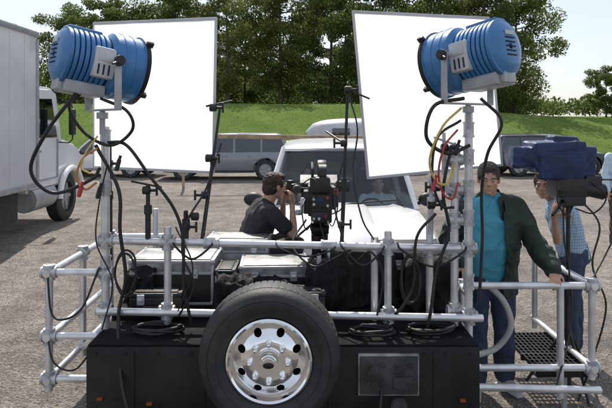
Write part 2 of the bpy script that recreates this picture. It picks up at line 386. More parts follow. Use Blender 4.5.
# ---------------------------------------------------------------- vehicles
def wheel(parent,c,axis,r,wd,rimm='grey'):
    ax=V(axis); c=V(c)
    g=G(); g.lathe([(r*.62,-wd/2),(r*.9,-wd/2),(r,-wd/2+.03),(r,wd/2-.03),(r*.9,wd/2),(r*.62,wd/2)],c,ax,32)
    t=part(g,'tyre','rub',parent,False)
    g=G(); g.cyl(c-ax*(wd*.3),c+ax*(wd*.2),r*.62,seg=24)
    for k in range(5):
        a=2*math.pi*k/5; F=frame(ax); d=F@V((math.cos(a),math.sin(a),0)); g.box(c+ax*(wd*.26)+d*r*.33,(r*.14,r*.52,.04),.01,rot=F@Matrix.Rotation(a-math.pi/2,4,'Z'))
    g.cyl(c+ax*wd*.2,c+ax*wd*.36,r*.14)
    part(g,'rim',rimm,parent,False)
def car(label,cat,loc,rz,paint,glass='glassd',zs=1.,L=4.7,wid=1.,interior=False,group=None):
    e=empty('parked_car' if not interior else 'car',label,cat,loc,rz,group)
    k=L/4.7
    ST=[(-2.35,.74,.42,.72,.76),(-2.30,.84,.33,.86,.90),(-2.15,.90,.28,.93,.985),(-1.8,.93,.25,.98,1.04),(-1.3,.945,.25,1.01,1.085),(-.98,.95,.25,1.03,1.11),(-.6,.95,.25,1.05,1.07),(.4,.955,.25,1.06,1.07),(1.5,.95,.25,1.07,1.08),(2.1,.92,.28,1.07,1.08),(2.3,.88,.33,1.02,1.04),(2.35,.8,.42,.9,.92)]
    RR=[]
    for y,hw,zb,zS,zt in ST:
        hw*=wid; zS*=zs; zt*=zs; hd=.022 if y<-.9 else 0
        half=[(hw*.82,zb),(hw*.96,zb+.1),(hw,zb+.32),(hw*1.0,zS-.16),(hw*.975,zS-.06),(hw*.92,zS),(hw*.8,zS+(zt-zS)*.35),(hw*.62,zt-hd*.4),(hw*.56,zt-hd),(hw*.3,zt-hd*1.1),(hw*.24,zt+.006),(0,zt+.012)]
        RR.append([V((x,y*k,z)) for x,z in half]+[V((-x,y*k,z)) for x,z in half[-2::-1]])
    g=G(); g.rings(RR); me=tomesh(g.bm,'b')
    cuts=[]
    for y in (-1.45,1.42):
        for sx in (-1,1):
            c=G(); c.cyl((sx*.62*wid,y*k,.37),(sx*1.3,y*k,.37),.42,seg=28); cuts.append(c)
    if interior:
        c=G(); c.box((0,.62*k,.98),(1.56*wid,2.9*k,.9),.05); cuts.append(c)
    me=boolcut(me,cuts); body=part(None,'body',[paint],e,False,mesh=me,sm=28)
    for y in (-1.45,1.42):
        for sx in (-1,1):
            wp=sub('wheel',e)
            wheel(wp,(sx*.83*wid,y*k,.36),(sx,0,0),.36,.23)
    zb=1.05*zs; zt=1.72*zs; bw=.86*wid; tw=.70*wid
    F0,F1=-1.0*k,-.38*k; B0,B1=2.22*k,1.95*k
    def bp(y,sx,t=0):
        return V((sx*(bw+(tw-bw)*t),y,zb+(zt-zb)*t))
    g=G()
    for sx in (-1,1):
        g.tube([V((sx*bw,F0,zb-.02)),V((sx*(bw*.5+tw*.5+.015),(F0+F1)/2-.01,(zb+zt)/2)),V((sx*tw,F1,zt))],.034,8,smooth=4)
        g.tube([V((sx*bw,B0,zb-.02)),V((sx*tw,B1,zt))],.05,8,smooth=0)
        for y in (.32,1.28):
            g.cyl((sx*bw,y*k,zb-.02),(sx*tw,y*k,zt),.04,seg=10)
    RR=[]
    for y,dz,wm in ((F1-.06,-.02,.97),(F1,.012,1.),(F1+.15,.03,1.01),(.6*k,.055,1.01),(B1-.15,.04,1.),(B1,.02,.98),(B1+.05,-.02,.94)):
        hw=tw*wm
        half=[(hw*1.03,zt-.035),(hw*1.04,zt-.005),(hw*.98,zt+dz*.6+.01),(hw*.7,zt+dz+.02),(0,zt+dz+.03)]
        ring=[V((x,y,z)) for x,z in half]+[V((-x,y,z)) for x,z in half[-2::-1]]
        RR.append(ring)
    g.rings(RR); part(g,'roof',paint,e,False)
    def curved(a,b,c,d,bow,n=8):
        t=bmesh.new(); rows=[]
        for j in range(5):
            v=j/4; row=[]
            for i in range(n+1):
                u=i/n; p=(a.lerp(b,u)).lerp(d.lerp(c,u),v); p=p+V(bow)*(4*u*(1-u))*(1-.4*v); row.append(t.verts.new(p))
            rows.append(row)
        for j in range(4):
            for i in range(n): t.faces.new((rows[j][i],rows[j][i+1],rows[j+1][i+1],rows[j+1][i]))
        return t
    g=G(); g.add(curved(bp(F0,-1),bp(F0,1),bp(F1,1,1),bp(F1,-1,1),(0,-.09,0))); part(g,'windscreen',glass,e,False)
    g=G(); g.add(curved(bp(B0,1),bp(B0,-1),bp(B1,-1,1),bp(B1,1,1),(0,.05,0))); part(g,'rear_window','glassd',e,False)
    for sx in (-1,1):
        for (y0,y0t,y1,y1t) in ((F0,F1,.32*k,.32*k),(.32*k,.32*k,1.28*k,1.28*k),(1.28*k,1.28*k,B0,B1)):
            g=G(); g.add(curved(bp(y0,sx),bp(y1,sx),bp(y1t,sx,1),bp(y0t,sx,1),(0,0,0))); part(g,'side_window','glassd' if y1>.4*k else glass,e,False)
    for sx in (-1,1):
        g=G(); g.ell((sx*(bw+.19),F0+.27,zb+.07),(.12,.07,.085)); g.cyl((sx*bw,F0+.3,zb),(sx*(bw+.12),F0+.28,zb+.04),.025)
        part(g,'wing_mirror','blkp',e,False)
        g=G(); g.ell((sx*.68*wid,-2.24*k,.76*zs),(.17,.1,.085)); part(g,'headlight','head',e,False)
        g=G(); g.box((sx*.8*wid,2.28*k,.9*zs),(.14,.12,.26),.03); part(g,'tail_light','red',e,False)
        for y in (-.1,.75):
            g=G(); g.box((sx*.965*wid,y*k+.1,.92*zs),(.03,.16,.03),.01); part(g,'door_handle',paint,e,False)
    g=G(); g.box((0,-2.33*k,.7*zs),(.84*wid,.05,.22),.01); part(g,'grille','chrome',e,False)
    g=G(); g.box((0,-2.32*k,.43),(1.55*wid,.14,.16),.05); part(g,'bumper','blkp',e,False)
    for sx in (-1,1):
        g=G(); g.tube([(sx*.1-.15,F0-.12,zb+.05),(sx*.35-.15,F0-.06,zb+.07),(sx*.35+.28,F0-.03,zb+.10)],.011,6)
        part(g,'wiper','blkp',e,False)
    g=G(); g.box((0,F0+.02,zb+.012),(1.45*wid,.16,.03),.01,rot=(.1,0,0)); part(g,'cowl','blkp',e,False)
    g=G(); g.box((0,F0+.38,zb-.12),(1.5*wid,.5,.16),.05); part(g,'dashboard','int',e,False)
    g=G(); g.box((0,.6,.56),(1.5*wid,2.8,.05),.02); part(g,'floor_pan','int',e,False)
    for sx in (-1,1):
        g=G(); g.box((sx*.38,.28,.62),(.5,.5,.14),.06); g.box((sx*.38,.55,.92),(.48,.14,.6),.06,rot=(-.15,0,0)); g.box((sx*.38,.6,1.27),(.24,.1,.16),.04); part(g,'seat','int',e,False)
    g=G(); g.box((0,1.5,.85),(1.3,.16,.5),.06); part(g,'rear_seat','int',e,False)
    if interior:
        g=G(); g.box((0,.9,zt-.055),(1.3*wid,2.3,.03),.01); part(g,'headliner','int',e,False)
        g=G(); g.lathe([(.155,-.009),(.172,-.009),(.172,.009),(.155,.009)],(.40,F0+.62,.95),(0,.85,.5),32); g.box((.40,F0+.62,.95),(.32,.03,.04),.01); part(g,'steering_wheel','blkp',e,False)
        g=G(); g.box((0,F1-.02,zt-.1),(.22,.03,.06),.01); part(g,'rear_view_mirror','blkp',e,False)
    return e
SUV=car('white suv towed behind the camera trailer with driver inside','car',(.42,7.95,0),0,'white','glass',interior=True)
car('silver grey suv parked on the gravel near the bank','car',(-2.9,22,0),-math.pi/2+.05,'silver',zs=.92,group='parked cars')
car('dark estate car parked on the gravel','car',(9.3,23.5,0),math.pi/2+.1,'darkc',zs=.88,group='parked cars')
car('white hatchback parked beside the silver suv','car',(-7.6,23,0),-math.pi/2-.1,'white',zs=.82,L=4.2,group='parked cars')
e=empty('camper_trailer','rounded silver camper trailer parked near the bank','camper trailer',(2.3,25,0))
RR=[]
for i in range(17):
    u=-1+2*i/16; s=(1-abs(u)**3.2)**.42 if abs(u)<1 else .12; s=max(s,.12)
    RR.append([V((2.3+u*2.3,25+1.02*s*math.copysign(abs(math.cos(a))**.6,math.cos(a)),1.28+.92*(.35+.65*s)*math.copysign(abs(math.sin(a))**.6,math.sin(a)))) for a in [2*math.pi*k/28 for k in range(28)]])
g=G(); g.rings(RR); part(g,'body','lgrey',e,sm=50)
for x in (1.4,3.0):
    g=G(); g.box((x,23.97,1.62),(.7,.03,.36),.05); part(g,'window','glassd',e)
g=G(); g.box((2.3,23.99,1.15),(4.3,.03,.05),.01); part(g,'trim_strip','grey',e)
for x in (1.9,2.7):
    wp=sub('wheel',e); wheel(wp,V((x,24.15,.33))-V(e.location),(0,-1,0),.33,.2)
# box truck
e=empty('box_truck','white box truck with hooded cab parked on gravel','truck',(-5.94,9.5,0))
g=G(); g.box((-5.94,8.1,2.26),(2.4,5.0,2.68),.03); part(g,'cargo_box','boxw',e)
TR=sub('trim',e)
for z in (.94,3.59):
    g=G(); g.box((-4.735,8.1,z),(.05,5.02,.09),.01); part(g,'trim_rail','grey',TR)
for y in (5.62,10.57):
    g=G(); g.box((-4.735,y,2.26),(.05,.07,2.5),.01); part(g,'corner_post','grey',TR)
for i in range(9):
    g=G(); g.box((-4.738,6.1+i*.5,2.26),(.008,.02,2.5),.002); part(g,'panel_seam','boxw',TR)
g=G(); g.box((-5.94,9.3,.82),(.9,7.4,.16),.02); g.box((-5.3,8.9,.78),(.8,2.4,.2),.02); g.box((-4.95,8.9,.62),(.12,2.6,.52),.03)
part(g,'chassis','blk',e)
g=G(); prof=[(10.75,.75),(10.75,2.55),(10.95,2.72),(11.75,2.74),(12.0,2.66),(12.28,1.72),(13.1,1.56),(13.32,1.35),(13.36,.8),(12.98,.62),(12.1,.62),(12.0,.75)]
g.poly([(-4.98,y,z) for y,z in prof],1.92,(-1,0,0),bev=.07)
me=tomesh(g.bm,'cab'); c=G(); c.cyl((-5.4,12.55,.52),(-4.6,12.55,.52),.56,seg=32); c2=G(); c2.cyl((-7.2,12.55,.52),(-6.5,12.55,.52),.56,seg=32)
me=boolcut(me,[c,c2]); part(None,'cab','white',e,mesh=me)
g=G(); g.tube([(-4.9,12.55+.58*math.cos(a),.52+.58*math.sin(a)) for a in [i*math.pi/10 for i in range(11)]],.06,8,smooth=2); part(g,'wheel_arch','white',e)
g=G(); g.poly([(-4.965,y,z) for y,z in [(10.98,1.75),(10.98,2.48),(11.72,2.5),(11.98,1.75)]],.02,(-1,0,0)); part(g,'side_window','glassd',e)
g=G(); g.poly([(-4.95,y,z) for y,z in [(11.0,.95),(11.0,1.72),(11.02,1.72),(11.02,.97),(11.98,.97),(11.98,1.72),(12.0,1.72),(12.0,.95)]],.03,(-1,0,0)); part(g,'door','grey',e)
g=G(); g.box((-4.955,11.15,1.5),(.03,.14,.05),.01); part(g,'door_handle','grey',e)
g=G(); g.box((-4.68,12.02,2.05),(.1,.16,.52),.03); g.tube([(-4.95,12,2.4),(-4.7,12.02,2.42),(-4.68,12.02,1.7),(-4.95,12,1.65)],.014,6,smooth=3); part(g,'wing_mirror','blkp',e)
g=G(); g.cyl((-5.15,10.9,.62),(-5.15,11.9,.62),.24,bev=.03); part(g,'fuel_tank','grey',e)
g=G(); g.box((-5.05,13.33,1.1),(.22,.1,.2),.03); part(g,'headlight','head',e)
for y in (12.55,7.2):
    for x in (-5.12,-6.76):
        wp=sub('wheel',e)
        k=V((x,y,.5))-V(e.location); wheel(wp,k,(1 if x>-6 else -1,0,0),.5,.28)
g=G(); g.cyl((-4.85,10.66,.9),(-4.85,10.66,3.3),.05); g.cyl((-4.85,10.66,1.4),(-4.85,10.66,2.4),.085); part(g,'exhaust_stack','grey',e)
# ---------------------------------------------------------------- camera trailer
T=empty('camera_trailer','black camera trailer with pipe railings and spare wheel','trailer',(-.12,3.7,0))
g=G(); g.box((-.14,3.9,.46),(2.4,.5,.44),.012); g.box((-.14,3.652,.27),(2.42,.03,.04),.006)
for x in (-1.05,-.62,.14,.78): g.box((x,3.648,.46),(.014,.010,.4),.003)
for x in (-1.28,-1.1,-.9,-.7,.2,.72,.85,1.0):
    for z in (.32,.64): g.cyl((x,3.66,z),(x,3.642,z),.008,seg=8)
part(g,'bumper','blk',T)
g=G(); g.box((-.14,4.78,.70),(2.4,1.3,.09),.01); g.box((-.14,4.78,.45),(1.2,1.3,.45),.02); g.box((-.14,3.9,.686),(2.38,.48,.012),.003); part(g,'deck','deck',T)
for y in (4.9,):
    for x in (-1.15,.9):
        wp=sub('wheel',T)
        wheel(wp,V((x,y,.33))-V(T.location),(1 if x>0 else -1,0,0),.33,.2)
SW=sub('spare_wheel',T,'spare wheel with polished rim bolted upright')
C=V((-.21,3.4,.690)); AX=V((0,-1,0)); q=.915
g=G(); prof=[(.262*q,-.03),(.275*q,.0),(.285,.014),(.296,.022),(.299,.019),(.32,.03),(.345,.030),(.349,.025),(.353,.028),(.375,.018),(.392,.0),(.403,-.03),(.408,-.08),(.41,-.14),(.403,-.2),(.385,-.235),(.30,-.24),(.262*q,-.21)]
g.lathe(prof,C,AX,128)
for i in range(64):
    a=2*math.pi*i/64; d=V((math.cos(a),0,math.sin(a))); g.box(C+d*.4045+V((0,.13,0)),(.034,.15,.008),.003,rot=Matrix.Rotation(-a+math.pi/2,4,'Y'))
part(g,'tyre','rub',SW,sm=40)
g=G(); prof=[(.085,.0),(.12,.004),(.15,-.006),(.2,-.035),(.228,-.055),(.236,-.03),(.243,.004),(.256,.012),(.268,.006),(.268,-.02),(.25,-.05),(.25,-.1),(.2,-.1),(.15,-.07),(.085,-.06)]
prof=[(a*q,b) for a,b in prof]
g.lathe(prof,C,AX,96); me=tomesh(g.bm,'rim'); cuts=[]
for i in range(8):
    a=2*math.pi*(i+.5)/8; d=V((math.cos(a),0,math.sin(a)))*.186*q; c=G(); c.cyl(C+d+V((0,-.08,0)),C+d+V((0,.2,0)),.023,seg=20); cuts.append(c)
me=boolcut(me,cuts); part(None,'rim','chrome',SW,mesh=me,sm=30)
g=G(); g.cyl(C+V((0,.13,0)),C+V((0,.2,0)),.22); part(g,'dark_backing','blk',SW)  # black disc standing in for the shade behind the rim holes
g=G(); g.cyl(C+V((0,.02,0)),C+V((0,-.02,0)),.080,.076,40,bev=.006); g.cyl(C+V((0,-.02,0)),C+V((0,-.055,0)),.052,.046,32,bev=.008)
part(g,'hub','chrome',SW)
for i in range(8):
    g=G(); a=2*math.pi*i/8; d=V((math.cos(a),0,math.sin(a)))*.108; g.cyl(C+d+V((0,.02,0)),C+d+V((0,-.012,0)),.021,.020,20); g.cyl(C+d+V((0,-.01,0)),C+d+V((0,-.042,0)),.016,.013,6); g.ell(C+d+V((0,-.042,0)),.0125,sub=2)
    part(g,'lug_nut','chrome',SW)
g=G(); g.ell(C+V((0,-.056,0)),(.032,.006,.017)); part(g,'emblem','blk',SW)
CP=sub('control_panel',T)
g=G(); g.box((.50,3.64,.52),(.37,.03,.25),.006); part(g,'frame','scuff',CP)
g=G(); g.box((.50,3.622,.52),(.35,.012,.23),.004)
part(g,'face','worn',CP)
for i,(x,z) in enumerate([(.38,.58),(.46,.58),(.55,.58),(.63,.58),(.38,.47),(.46,.47)]):
    g=G(); g.lathe([(.012,0),(.018,0),(.018,.007),(.012,.007)],(x,3.616,z),(0,-1,0),20); g.cyl((x,3.618,z),(x,3.614,z),.011,seg=12); part(g,'socket','worn',CP)
g=G(); g.box((.585,3.612,.475),(.12,.01,.075),.003); part(g,'cover_plate','worn',CP)
g=G(); g.cyl((.56,3.66,.335),(.56,3.60,.335),.05,seg=28,bev=.008); part(g,'filler_cap','worn',T)
for x,z,m in ((-1.25,.37,'amber'),(-.95,.34,'amber'),(.95,.36,'amber')):
    g=G(); g.box((x,3.642,z),(.036,.03,.018),.006); part(g,'marker_light',m,T)
# rails
RF=sub('railing',T,'aluminium pipe railing joined with cast clamps')
PR=.0245
def rail(a,b,r=PR,nm='rail'):
    g=G(); g.cyl(a,b,r,seg=20,bev=.003); part(g,nm,'alu',RF)
def clamp(p,axes):
    g=G(); p=V(p)
    for ax in axes:
        ax=V(ax); g.cyl(p-ax*.048,p+ax*.048,.034,seg=20,bev=.005); 
        for s in (-1,1): g.lathe([(.03,-.007),(.038,-.007),(.038,.007),(.03,.007)],p+ax*.044*s,ax,20)
    g.cyl(p+V((0,-.03,.02)),p+V((0,-.045,.02)),.008,seg=6); g.cyl(p+V((0,-.03,-.02)),p+V((0,-.045,-.02)),.008,seg=6)
    part(g,'clamp','alud',RF)
X1,Z1,Y1=(1,0,0),(0,0,1),(0,1,0)
Y=3.95
rail((-1.32,Y,.28),(-1.32,Y,2.02),.027,nm='post'); rail((1.07,Y,.28),(1.07,Y,2.12),.027,nm='post'); rail((.985,Y+.03,.7),(.985,Y+.03,1.9),.026,nm='post')
rail((-.91,Y,.72),(-.91,Y,1.36),nm='post'); rail((.54,Y,.72),(.54,Y,1.33),nm='post'); rail((.46,Y+.08,.72),(.46,Y+.08,1.28),nm='post'); rail((.83,Y+.08,.72),(.83,Y+.08,1.36),nm='post')
rail((-1.36,Y,1.27),(1.12,Y,1.215)); rail((.2,Y+.10,1.20),(1.12,Y+.10,1.18)); rail((-1.36,Y-.05,.82),(1.15,Y-.05,.775))
for x,z in ((-1.32,1.27),(-.91,1.26),(.54,1.228),(1.07,1.217)): clamp((x,Y,z),(X1,Z1))
for x,z in ((-1.32,.82),(-.91,.812),(.54,.787),(1.07,.777)): clamp((x,Y-.02,z),(X1,Z1))
clamp((-.62,Y,1.253),(X1,)); clamp((.15,Y,1.238),(X1,)); clamp((-1.32,Y,1.62),(Z1,)); clamp((-1.32,Y,1.95),(Z1,)); clamp((1.07,Y,2.0),(Z1,)); clamp((.83,Y+.09,1.19),(X1,Z1))
for z in (1.42,1.62,1.82): clamp((1.07,Y,z),(Z1,)); clamp((.985,Y+.03,z-.02),(X1,Z1))
clamp((-1.32,Y,1.12),(Z1,)); clamp((1.07,Y,1.0),(Z1,)); clamp((.985,Y+.03,1.2),(X1,Z1)); clamp((.985,Y+.03,.8),(X1,Z1))
for y in (3.95,5.2): rail((-1.69,y,.28),(-1.69,y,1.09),nm='post')
rail((-1.69,4.55,.28),(-1.69,4.55,1.09),nm='post')
for z in (1.06,.64,.36):
    rail((-1.72,3.95,z),(-1.3,3.95,z)); rail((-1.69,3.9,z),(-1.69,5.25,z)); clamp((-1.69,3.95,z),(X1,Z1)); clamp((-1.32,3.95,z),(X1,Z1))
rail((-1.72,5.2,1.06),(-1.2,5.2,1.06)); rail((-1.3,5.2,.7),(-1.3,5.2,1.3),nm='post')
clamp((-1.69,4.55,1.06),(Y1,Z1)); clamp((-1.69,5.2,1.06),(X1,Z1))
rail((-1.32,3.95,.64),(-1.69,4.5,.36))
for z in (.905,.33):
    rail((1.07,4.2,z),(2.03,4.2,z)); rail((2.0,4.15,z),(2.0,5.3,z)); clamp((2.0,4.2,z),(X1,Z1)); clamp((1.09,4.2,z),(X1,))
for y in (4.2,5.25): rail((2.0,y,.25),(2.0,y,.95),nm='post')
rail((1.07,3.95,.6),(1.07,4.25,.6)); rail((1.09,4.2,.25),(1.09,4.2,.95),nm='post')
rail((1.07,3.93,.905),(1.09,4.24,.905)); rail((1.78,4.2,.12),(1.78,4.2,.905),nm='post')
rail((.95,3.9,.33),(2.03,4.14,.20))
g=G(); g.box((1.85,4.55,.27),(.44,.03,.05),.004); g.box((1.85,4.25,.27),(.44,.03,.05),.004); g.box((1.85,5.0,.27),(.44,.03,.05),.004)
for i in range(13): g.box((1.64+i*.035,4.62,.285),(.008,.78,.03),0)
for i in range(14): g.box((1.85,4.26+i*.056,.287),(.42,.008,.022),0)
part(g,'step_grating','blk',T)
for y in (4.3,4.95):
    g=G(); g.cyl((1.85,y,0),(1.85,y,.26),.02); part(g,'step_leg','grey',T)
# ---------------------------------------------------------------- lamps
def lamp(loc,yaw,label):
    e=empty('film_light',label,'film light',loc,yaw,'film lights on the railing posts'); e.scale=(.92,.92,.92)
    P=Matrix.Rotation(math.radians(-9),4,'X')
    g=G(); g.xf=P
    g.lathe([(.02,.0),(.19,.0),(.228,.03),(.235,.06),(.235,.22),(.242,.225),(.242,.235),(.222,.235),(.22,.05),(.02,.03)],(0,0,0),(0,1,0),56)
    for y in (.08,.15): g.lathe([(.23,-.004),(.239,-.004),(.239,.004),(.23,.004)],(0,y,0),(0,1,0),56)
    part(g,'front_drum','blue',e,False)
    g=G(); g.xf=P; g.lathe([(.205,.225),(.248,.225),(.25,.255),(.236,.26),(.236,.24),(.205,.24)],(0,0,0),(0,1,0),56)
    for k in range(4):
        a=k*math.pi/2+.78; g.box((math.cos(a)*.258,.25,math.sin(a)*.258),(.04,.05,.03),.006,rot=(0,-a,0))
    part(g,'lens_ring','blk',e,False)
    g=G(); g.xf=P; g.ell((0,.236,0),(.218,.03,.218)); part(g,'lens','head',e,False)
    g=G(); g.xf=P; g.lathe([(.02,-.32),(.12,-.32),(.165,-.305),(.182,-.28),(.182,-.0),(.02,.01)],(0,0,0),(0,1,0),48)
    part(g,'rear_core','blued',e,False)
    g=G(); g.xf=P
    for k in range(8):
        y=-.285+k*.036; g.lathe([(.15,-.0135),(.196,-.0135),(.2,-.009),(.2,.009),(.196,.0135),(.15,.0135)],(0,y,0),(0,1,0),48)
    g.lathe([(.02,-.338),(.1,-.338),(.15,-.325),(.185,-.30),(.197,-.29),(.197,-.27),(.02,-.27)],(0,0,0),(0,1,0),48)
    g.box((0,-.17,.188),(.13,.24,.045),.015)
    part(g,'rear_housing','blue',e,False)
    for sx in (-1,1):
        g=G(); g.xf=P; g.box((sx*.168,-.06,-.02),(.085,.15,.21),.02); g.box((sx*.213,-.06,.02),(.006,.10,.06),.002); part(g,'side_box','lgrey',e,False)
        VG=sub('side_vents',e)
        for k in range(3):
            g=G(); g.xf=P; g.box((sx*.212,-.10+k*.036,-.07),(.004,.012,.07),.001); part(g,'vent','blued',VG,False)
    VG=sub('rear_vents',e)
    for k in range(5):
        g=G(); g.xf=P; g.box((0,-.336,-.06+k*.03),(.11,.02,.008),.002); part(g,'vent','blued',VG,False)
    g=G(); g.xf=P; g.box((0,-.13,-.205),(.22,.28,.085),.012); g.box((0,-.28,-.19),(.14,.05,.1),.01); part(g,'igniter_box','grey',e,False)
    g=G(); g.xf=P; g.box((0,-.341,.092),(.1,.006,.03),.002); part(g,'label_plate','lgrey',e,False)
    g=G()
    for sx in (-1,1):
        g.box((sx*.275,0,-.15),(.012,.05,.36),.003); g.cyl((sx*.235,0,0),(sx*.31,0,0),.02)
    g.box((0,0,-.328),(.56,.05,.014),.003); g.cyl((0,0,-.50),(0,0,-.33),.02); g.cyl((0,0,-.39),(0,0,-.345),.04)
    part(g,'yoke','grey',e,False)
    for sx in (-1,1):
        g=G(); g.cyl((sx*.295,0,0),(sx*.33,0,0),.04,.034,10,bev=.006); g.cyl((sx*.31,0,0),(sx*.36,-.07,-.03),.008,seg=8)
        part(g,'tilt_knob','blkp',e,False)
    return e
lamp((-1.33,3.92,2.43),math.radians(-50),'blue film light with round drum mounted on pipe post')
lamp((1.06,3.92,2.47),math.radians(40),'blue film light with ribbed rear housing on pipe post')
def diff(corners,label):
    c=[V(p) for p in corners]; ctr=sum(c,V())/4; e=empty('diffusion_frame',label,'diffusion frame',(ctr.x,ctr.y,ctr.z-.6),0,'diffusion frames beside the lights')
    t=bmesh.new(); n=10; nn=(c[1]-c[0]).cross(c[3]-c[0]).normalized(); rows=[]
    for j in range(n+1):
        rows.append([t.verts.new((c[0].lerp(c[1],i/n)).lerp(c[3].lerp(c[2],i/n),j/n)+nn*(.02*noise.noise(V((i*.5,j*.5,ctr.x*5)))*(1 if 0<i<n and 0<j<n else 0))) for i in range(n+1)])
    for j in range(n):
        for i in range(n): t.faces.new((rows[j][i],rows[j][i+1],rows[j+1][i+1],rows[j+1][i]))
    g=G(); g.add(t); part(g,'cloth','cloth',e)
    for i in range(4):
        g=G(); a=c[i]; b=c[(i+1)%4]; d=(b-a).normalized(); g.box((a+b)/2,(.012,.02,(b-a).length+.012),.003,rot=frame(d)); part(g,'frame_bar','lgrey',e)
    return e
diff([(-.68,4.4,1.68),(-1.74,4.92,1.68),(-1.74,4.92,2.86),(-.66,4.4,2.81)],'white cloth diffusion square in thin metal frame')
diff([(1.60,4.9,1.70),(.455,4.4,1.64),(.345,4.4,2.86),(1.49,4.9,2.90)],'white cloth diffusion square tilted in metal frame')
# ---------------------------------------------------------------- grip stands
def griphead(g,p,s=1,ax=(1,0,0)):
    p=V(p); a=V(ax); g.cyl(p-a*.03*s,p+a*.03*s,.034*s,seg=18,bev=.004); g.cyl(p+a*.03*s,p+a*.075*s,.012*s,seg=10)
    g.box(p+a*.085*s,(.02*s,.02*s,.09*s),.006)
def gstand(base,top,r,label,heads,arms=(),pm='blkp',hm='blkp'):
    e=empty('grip_stand',label,'stand',base,0,'grip arms clamped to the railing')
    g=G(); mid=V(base).lerp(V(top),.55); g.cyl(base,mid,r*1.35,seg=12); g.cyl(mid,top,r,seg=12); g.cyl(mid-V((0,0,.03)),mid+V((0,0,.03)),r*1.9,seg=12,bev=.003); part(g,'pole',pm,e)
    for i,h in enumerate(heads):
        g=G(); griphead(g,h,.8,(1 if i%2==0 else -1,0,0)); part(g,'grip_head',hm,e)
    for a,b in arms:
        g=G(); g.cyl(a,b,.007,seg=10); part(g,'arm',pm,e)
gstand((-.70,4.05,1.26),(-.61,4.3,2.2),.010,'thin black grip stand holding the diffusion frame edge',[(-.65,4.2,2.15),(-.69,4.1,1.55),(-.67,4.15,1.8)],[((-.7,4.2,2.16),(-.52,4.25,2.2))])
gstand((.24,4.3,.76),(.30,4.3,2.32),.011,'thin black grip stand beside the movie camera',[(.30,4.28,2.28),(.27,4.28,1.9),(.25,4.28,1.32)],[((.3,4.28,2.28),(.46,4.36,2.22)),((.27,4.28,1.9),(.15,4.5,1.98))])
gstand((-1.04,3.95,1.27),(-1.04,3.95,1.64),.014,'short stub with grip clamp on the railing',[(-1.05,3.95,1.6)],[((-1.15,3.95,1.66),(-.95,3.95,1.62))])
gstand((-.80,4.0,1.27),(-.80,4.0,1.46),.014,'short grip stub with two clamps on the railing',[(-.80,4.0,1.35),(-.74,4.0,1.42)])
gstand((.83,4.0,1.3),(.83,3.98,1.7),.014,'grip clamp cluster on the railing post',[(.83,3.98,1.5),(.86,3.96,1.62)],[((.8,3.95,1.66),(1.0,3.9,1.56))],'alud','blkp')
gstand((-1.40,4.3,1.06),(-1.42,4.35,1.9),.011,'grip stand clamped on the side railing',[(-1.42,4.33,1.75)])
gstand((.91,3.96,1.7),(.91,3.96,1.98),.012,'grip stand with clamp heads beside the lamp post',[(.91,3.94,1.88)],[((.83,3.9,1.95),(1.04,3.9,1.88))],'alud','blkp')
# ---------------------------------------------------------------- cases
def case(c,d,label,rz=0,shell='blk',lid='scuff',top='scuff'):
    e=empty('equipment_case',label,'equipment case',(c[0],c[1],c[2]),rz,'equipment cases on the trailer deck')
    x,y,z=d; zl=z*.72
    g=G(); g.box((0,0,zl/2),(x,y,zl),.006); part(g,'shell',shell,e,False)
    g=G(); g.box((0,0,(zl+z)/2+.001),(x,y,z-zl-.001),.006); part(g,'lid',top,e,False)
    g=G(); t=.02
    for sx in (-1,1):
        for sy in (-1,1): g.box((sx*(x/2-t/2+.003),sy*(y/2-t/2+.003),z/2),(t,t,z+.002),.003)
        for zz in (t/2-.003,zl,z-t/2+.003): 
            g.box((sx*(x/2-t/2+.004),0,zz),(t,y+.004,t),.003); 
    for sy in (-1,1):
        for zz in (t/2-.003,zl,z-t/2+.003): g.box((0,sy*(y/2-t/2+.005),zz),(x+.004,t,t),.003)
    for sx in (-1,1):
        for sy in (-1,1):
            for zz in (.01,z-.01): g.ell((sx*(x/2-.008),sy*(y/2-.008),zz),.022,sub=2)
    part(g,'edge_trim','grey' if lid!='blk' else 'blkp',e,False)
    g=G(); g.box((0,0,z+.006),(x-.05,y-.05,.006),.002); part(g,'lid_panel',lid,e,False)
    for sx in (-.28,.28):
        g=G(); g.box((sx*x,-y/2-.008,zl),(.05,.012,.07),.003); g.cyl((sx*x-.015,-y/2-.014,zl),(sx*x+.015,-y/2-.014,zl),.012,seg=10); part(g,'latch','alud',e,False)
    g=G(); g.tube([(-.06,-y/2,z*.42),(-.06,-y/2-.03,z*.40),(.06,-y/2-.03,z*.40),(.06,-y/2,z*.42)],.009,8,smooth=3); part(g,'handle','blkp',e,False)
case((-.96,4.48,.75),(.60,.42,.31),'black flight case with worn silver lid',0,'blk','scuff','scuff')
case((-.24,4.55,.75),(.50,.4,.25),'low black flight case with worn silver lid',.05)
case((-.55,4.95,.75),(.5,.3,.36),'silver flight case standing behind the others',-.04,'scuff')
case((.80,4.58,.75),(.48,.4,.36),'black flight case beside the draped cloth',.03,'blk','blk','blk')
case((-.58,4.42,.75),(.14,.3,.24),'narrow black case wedged between flight cases',0,'blk','blk','blk')
case((-1.02,4.13,.75),(.34,.16,.14),'small black accessory case on the deck edge',.02,'blk','blk','blk')
case((-.02,4.14,.75),(.30,.18,.15),'small black accessory case in front of the tripod',-.05,'blk','blk','blk')
case((.42,4.47,.75),(.36,.28,.31),'black case hidden under the draped cloth',0,'blk','blk','blk')
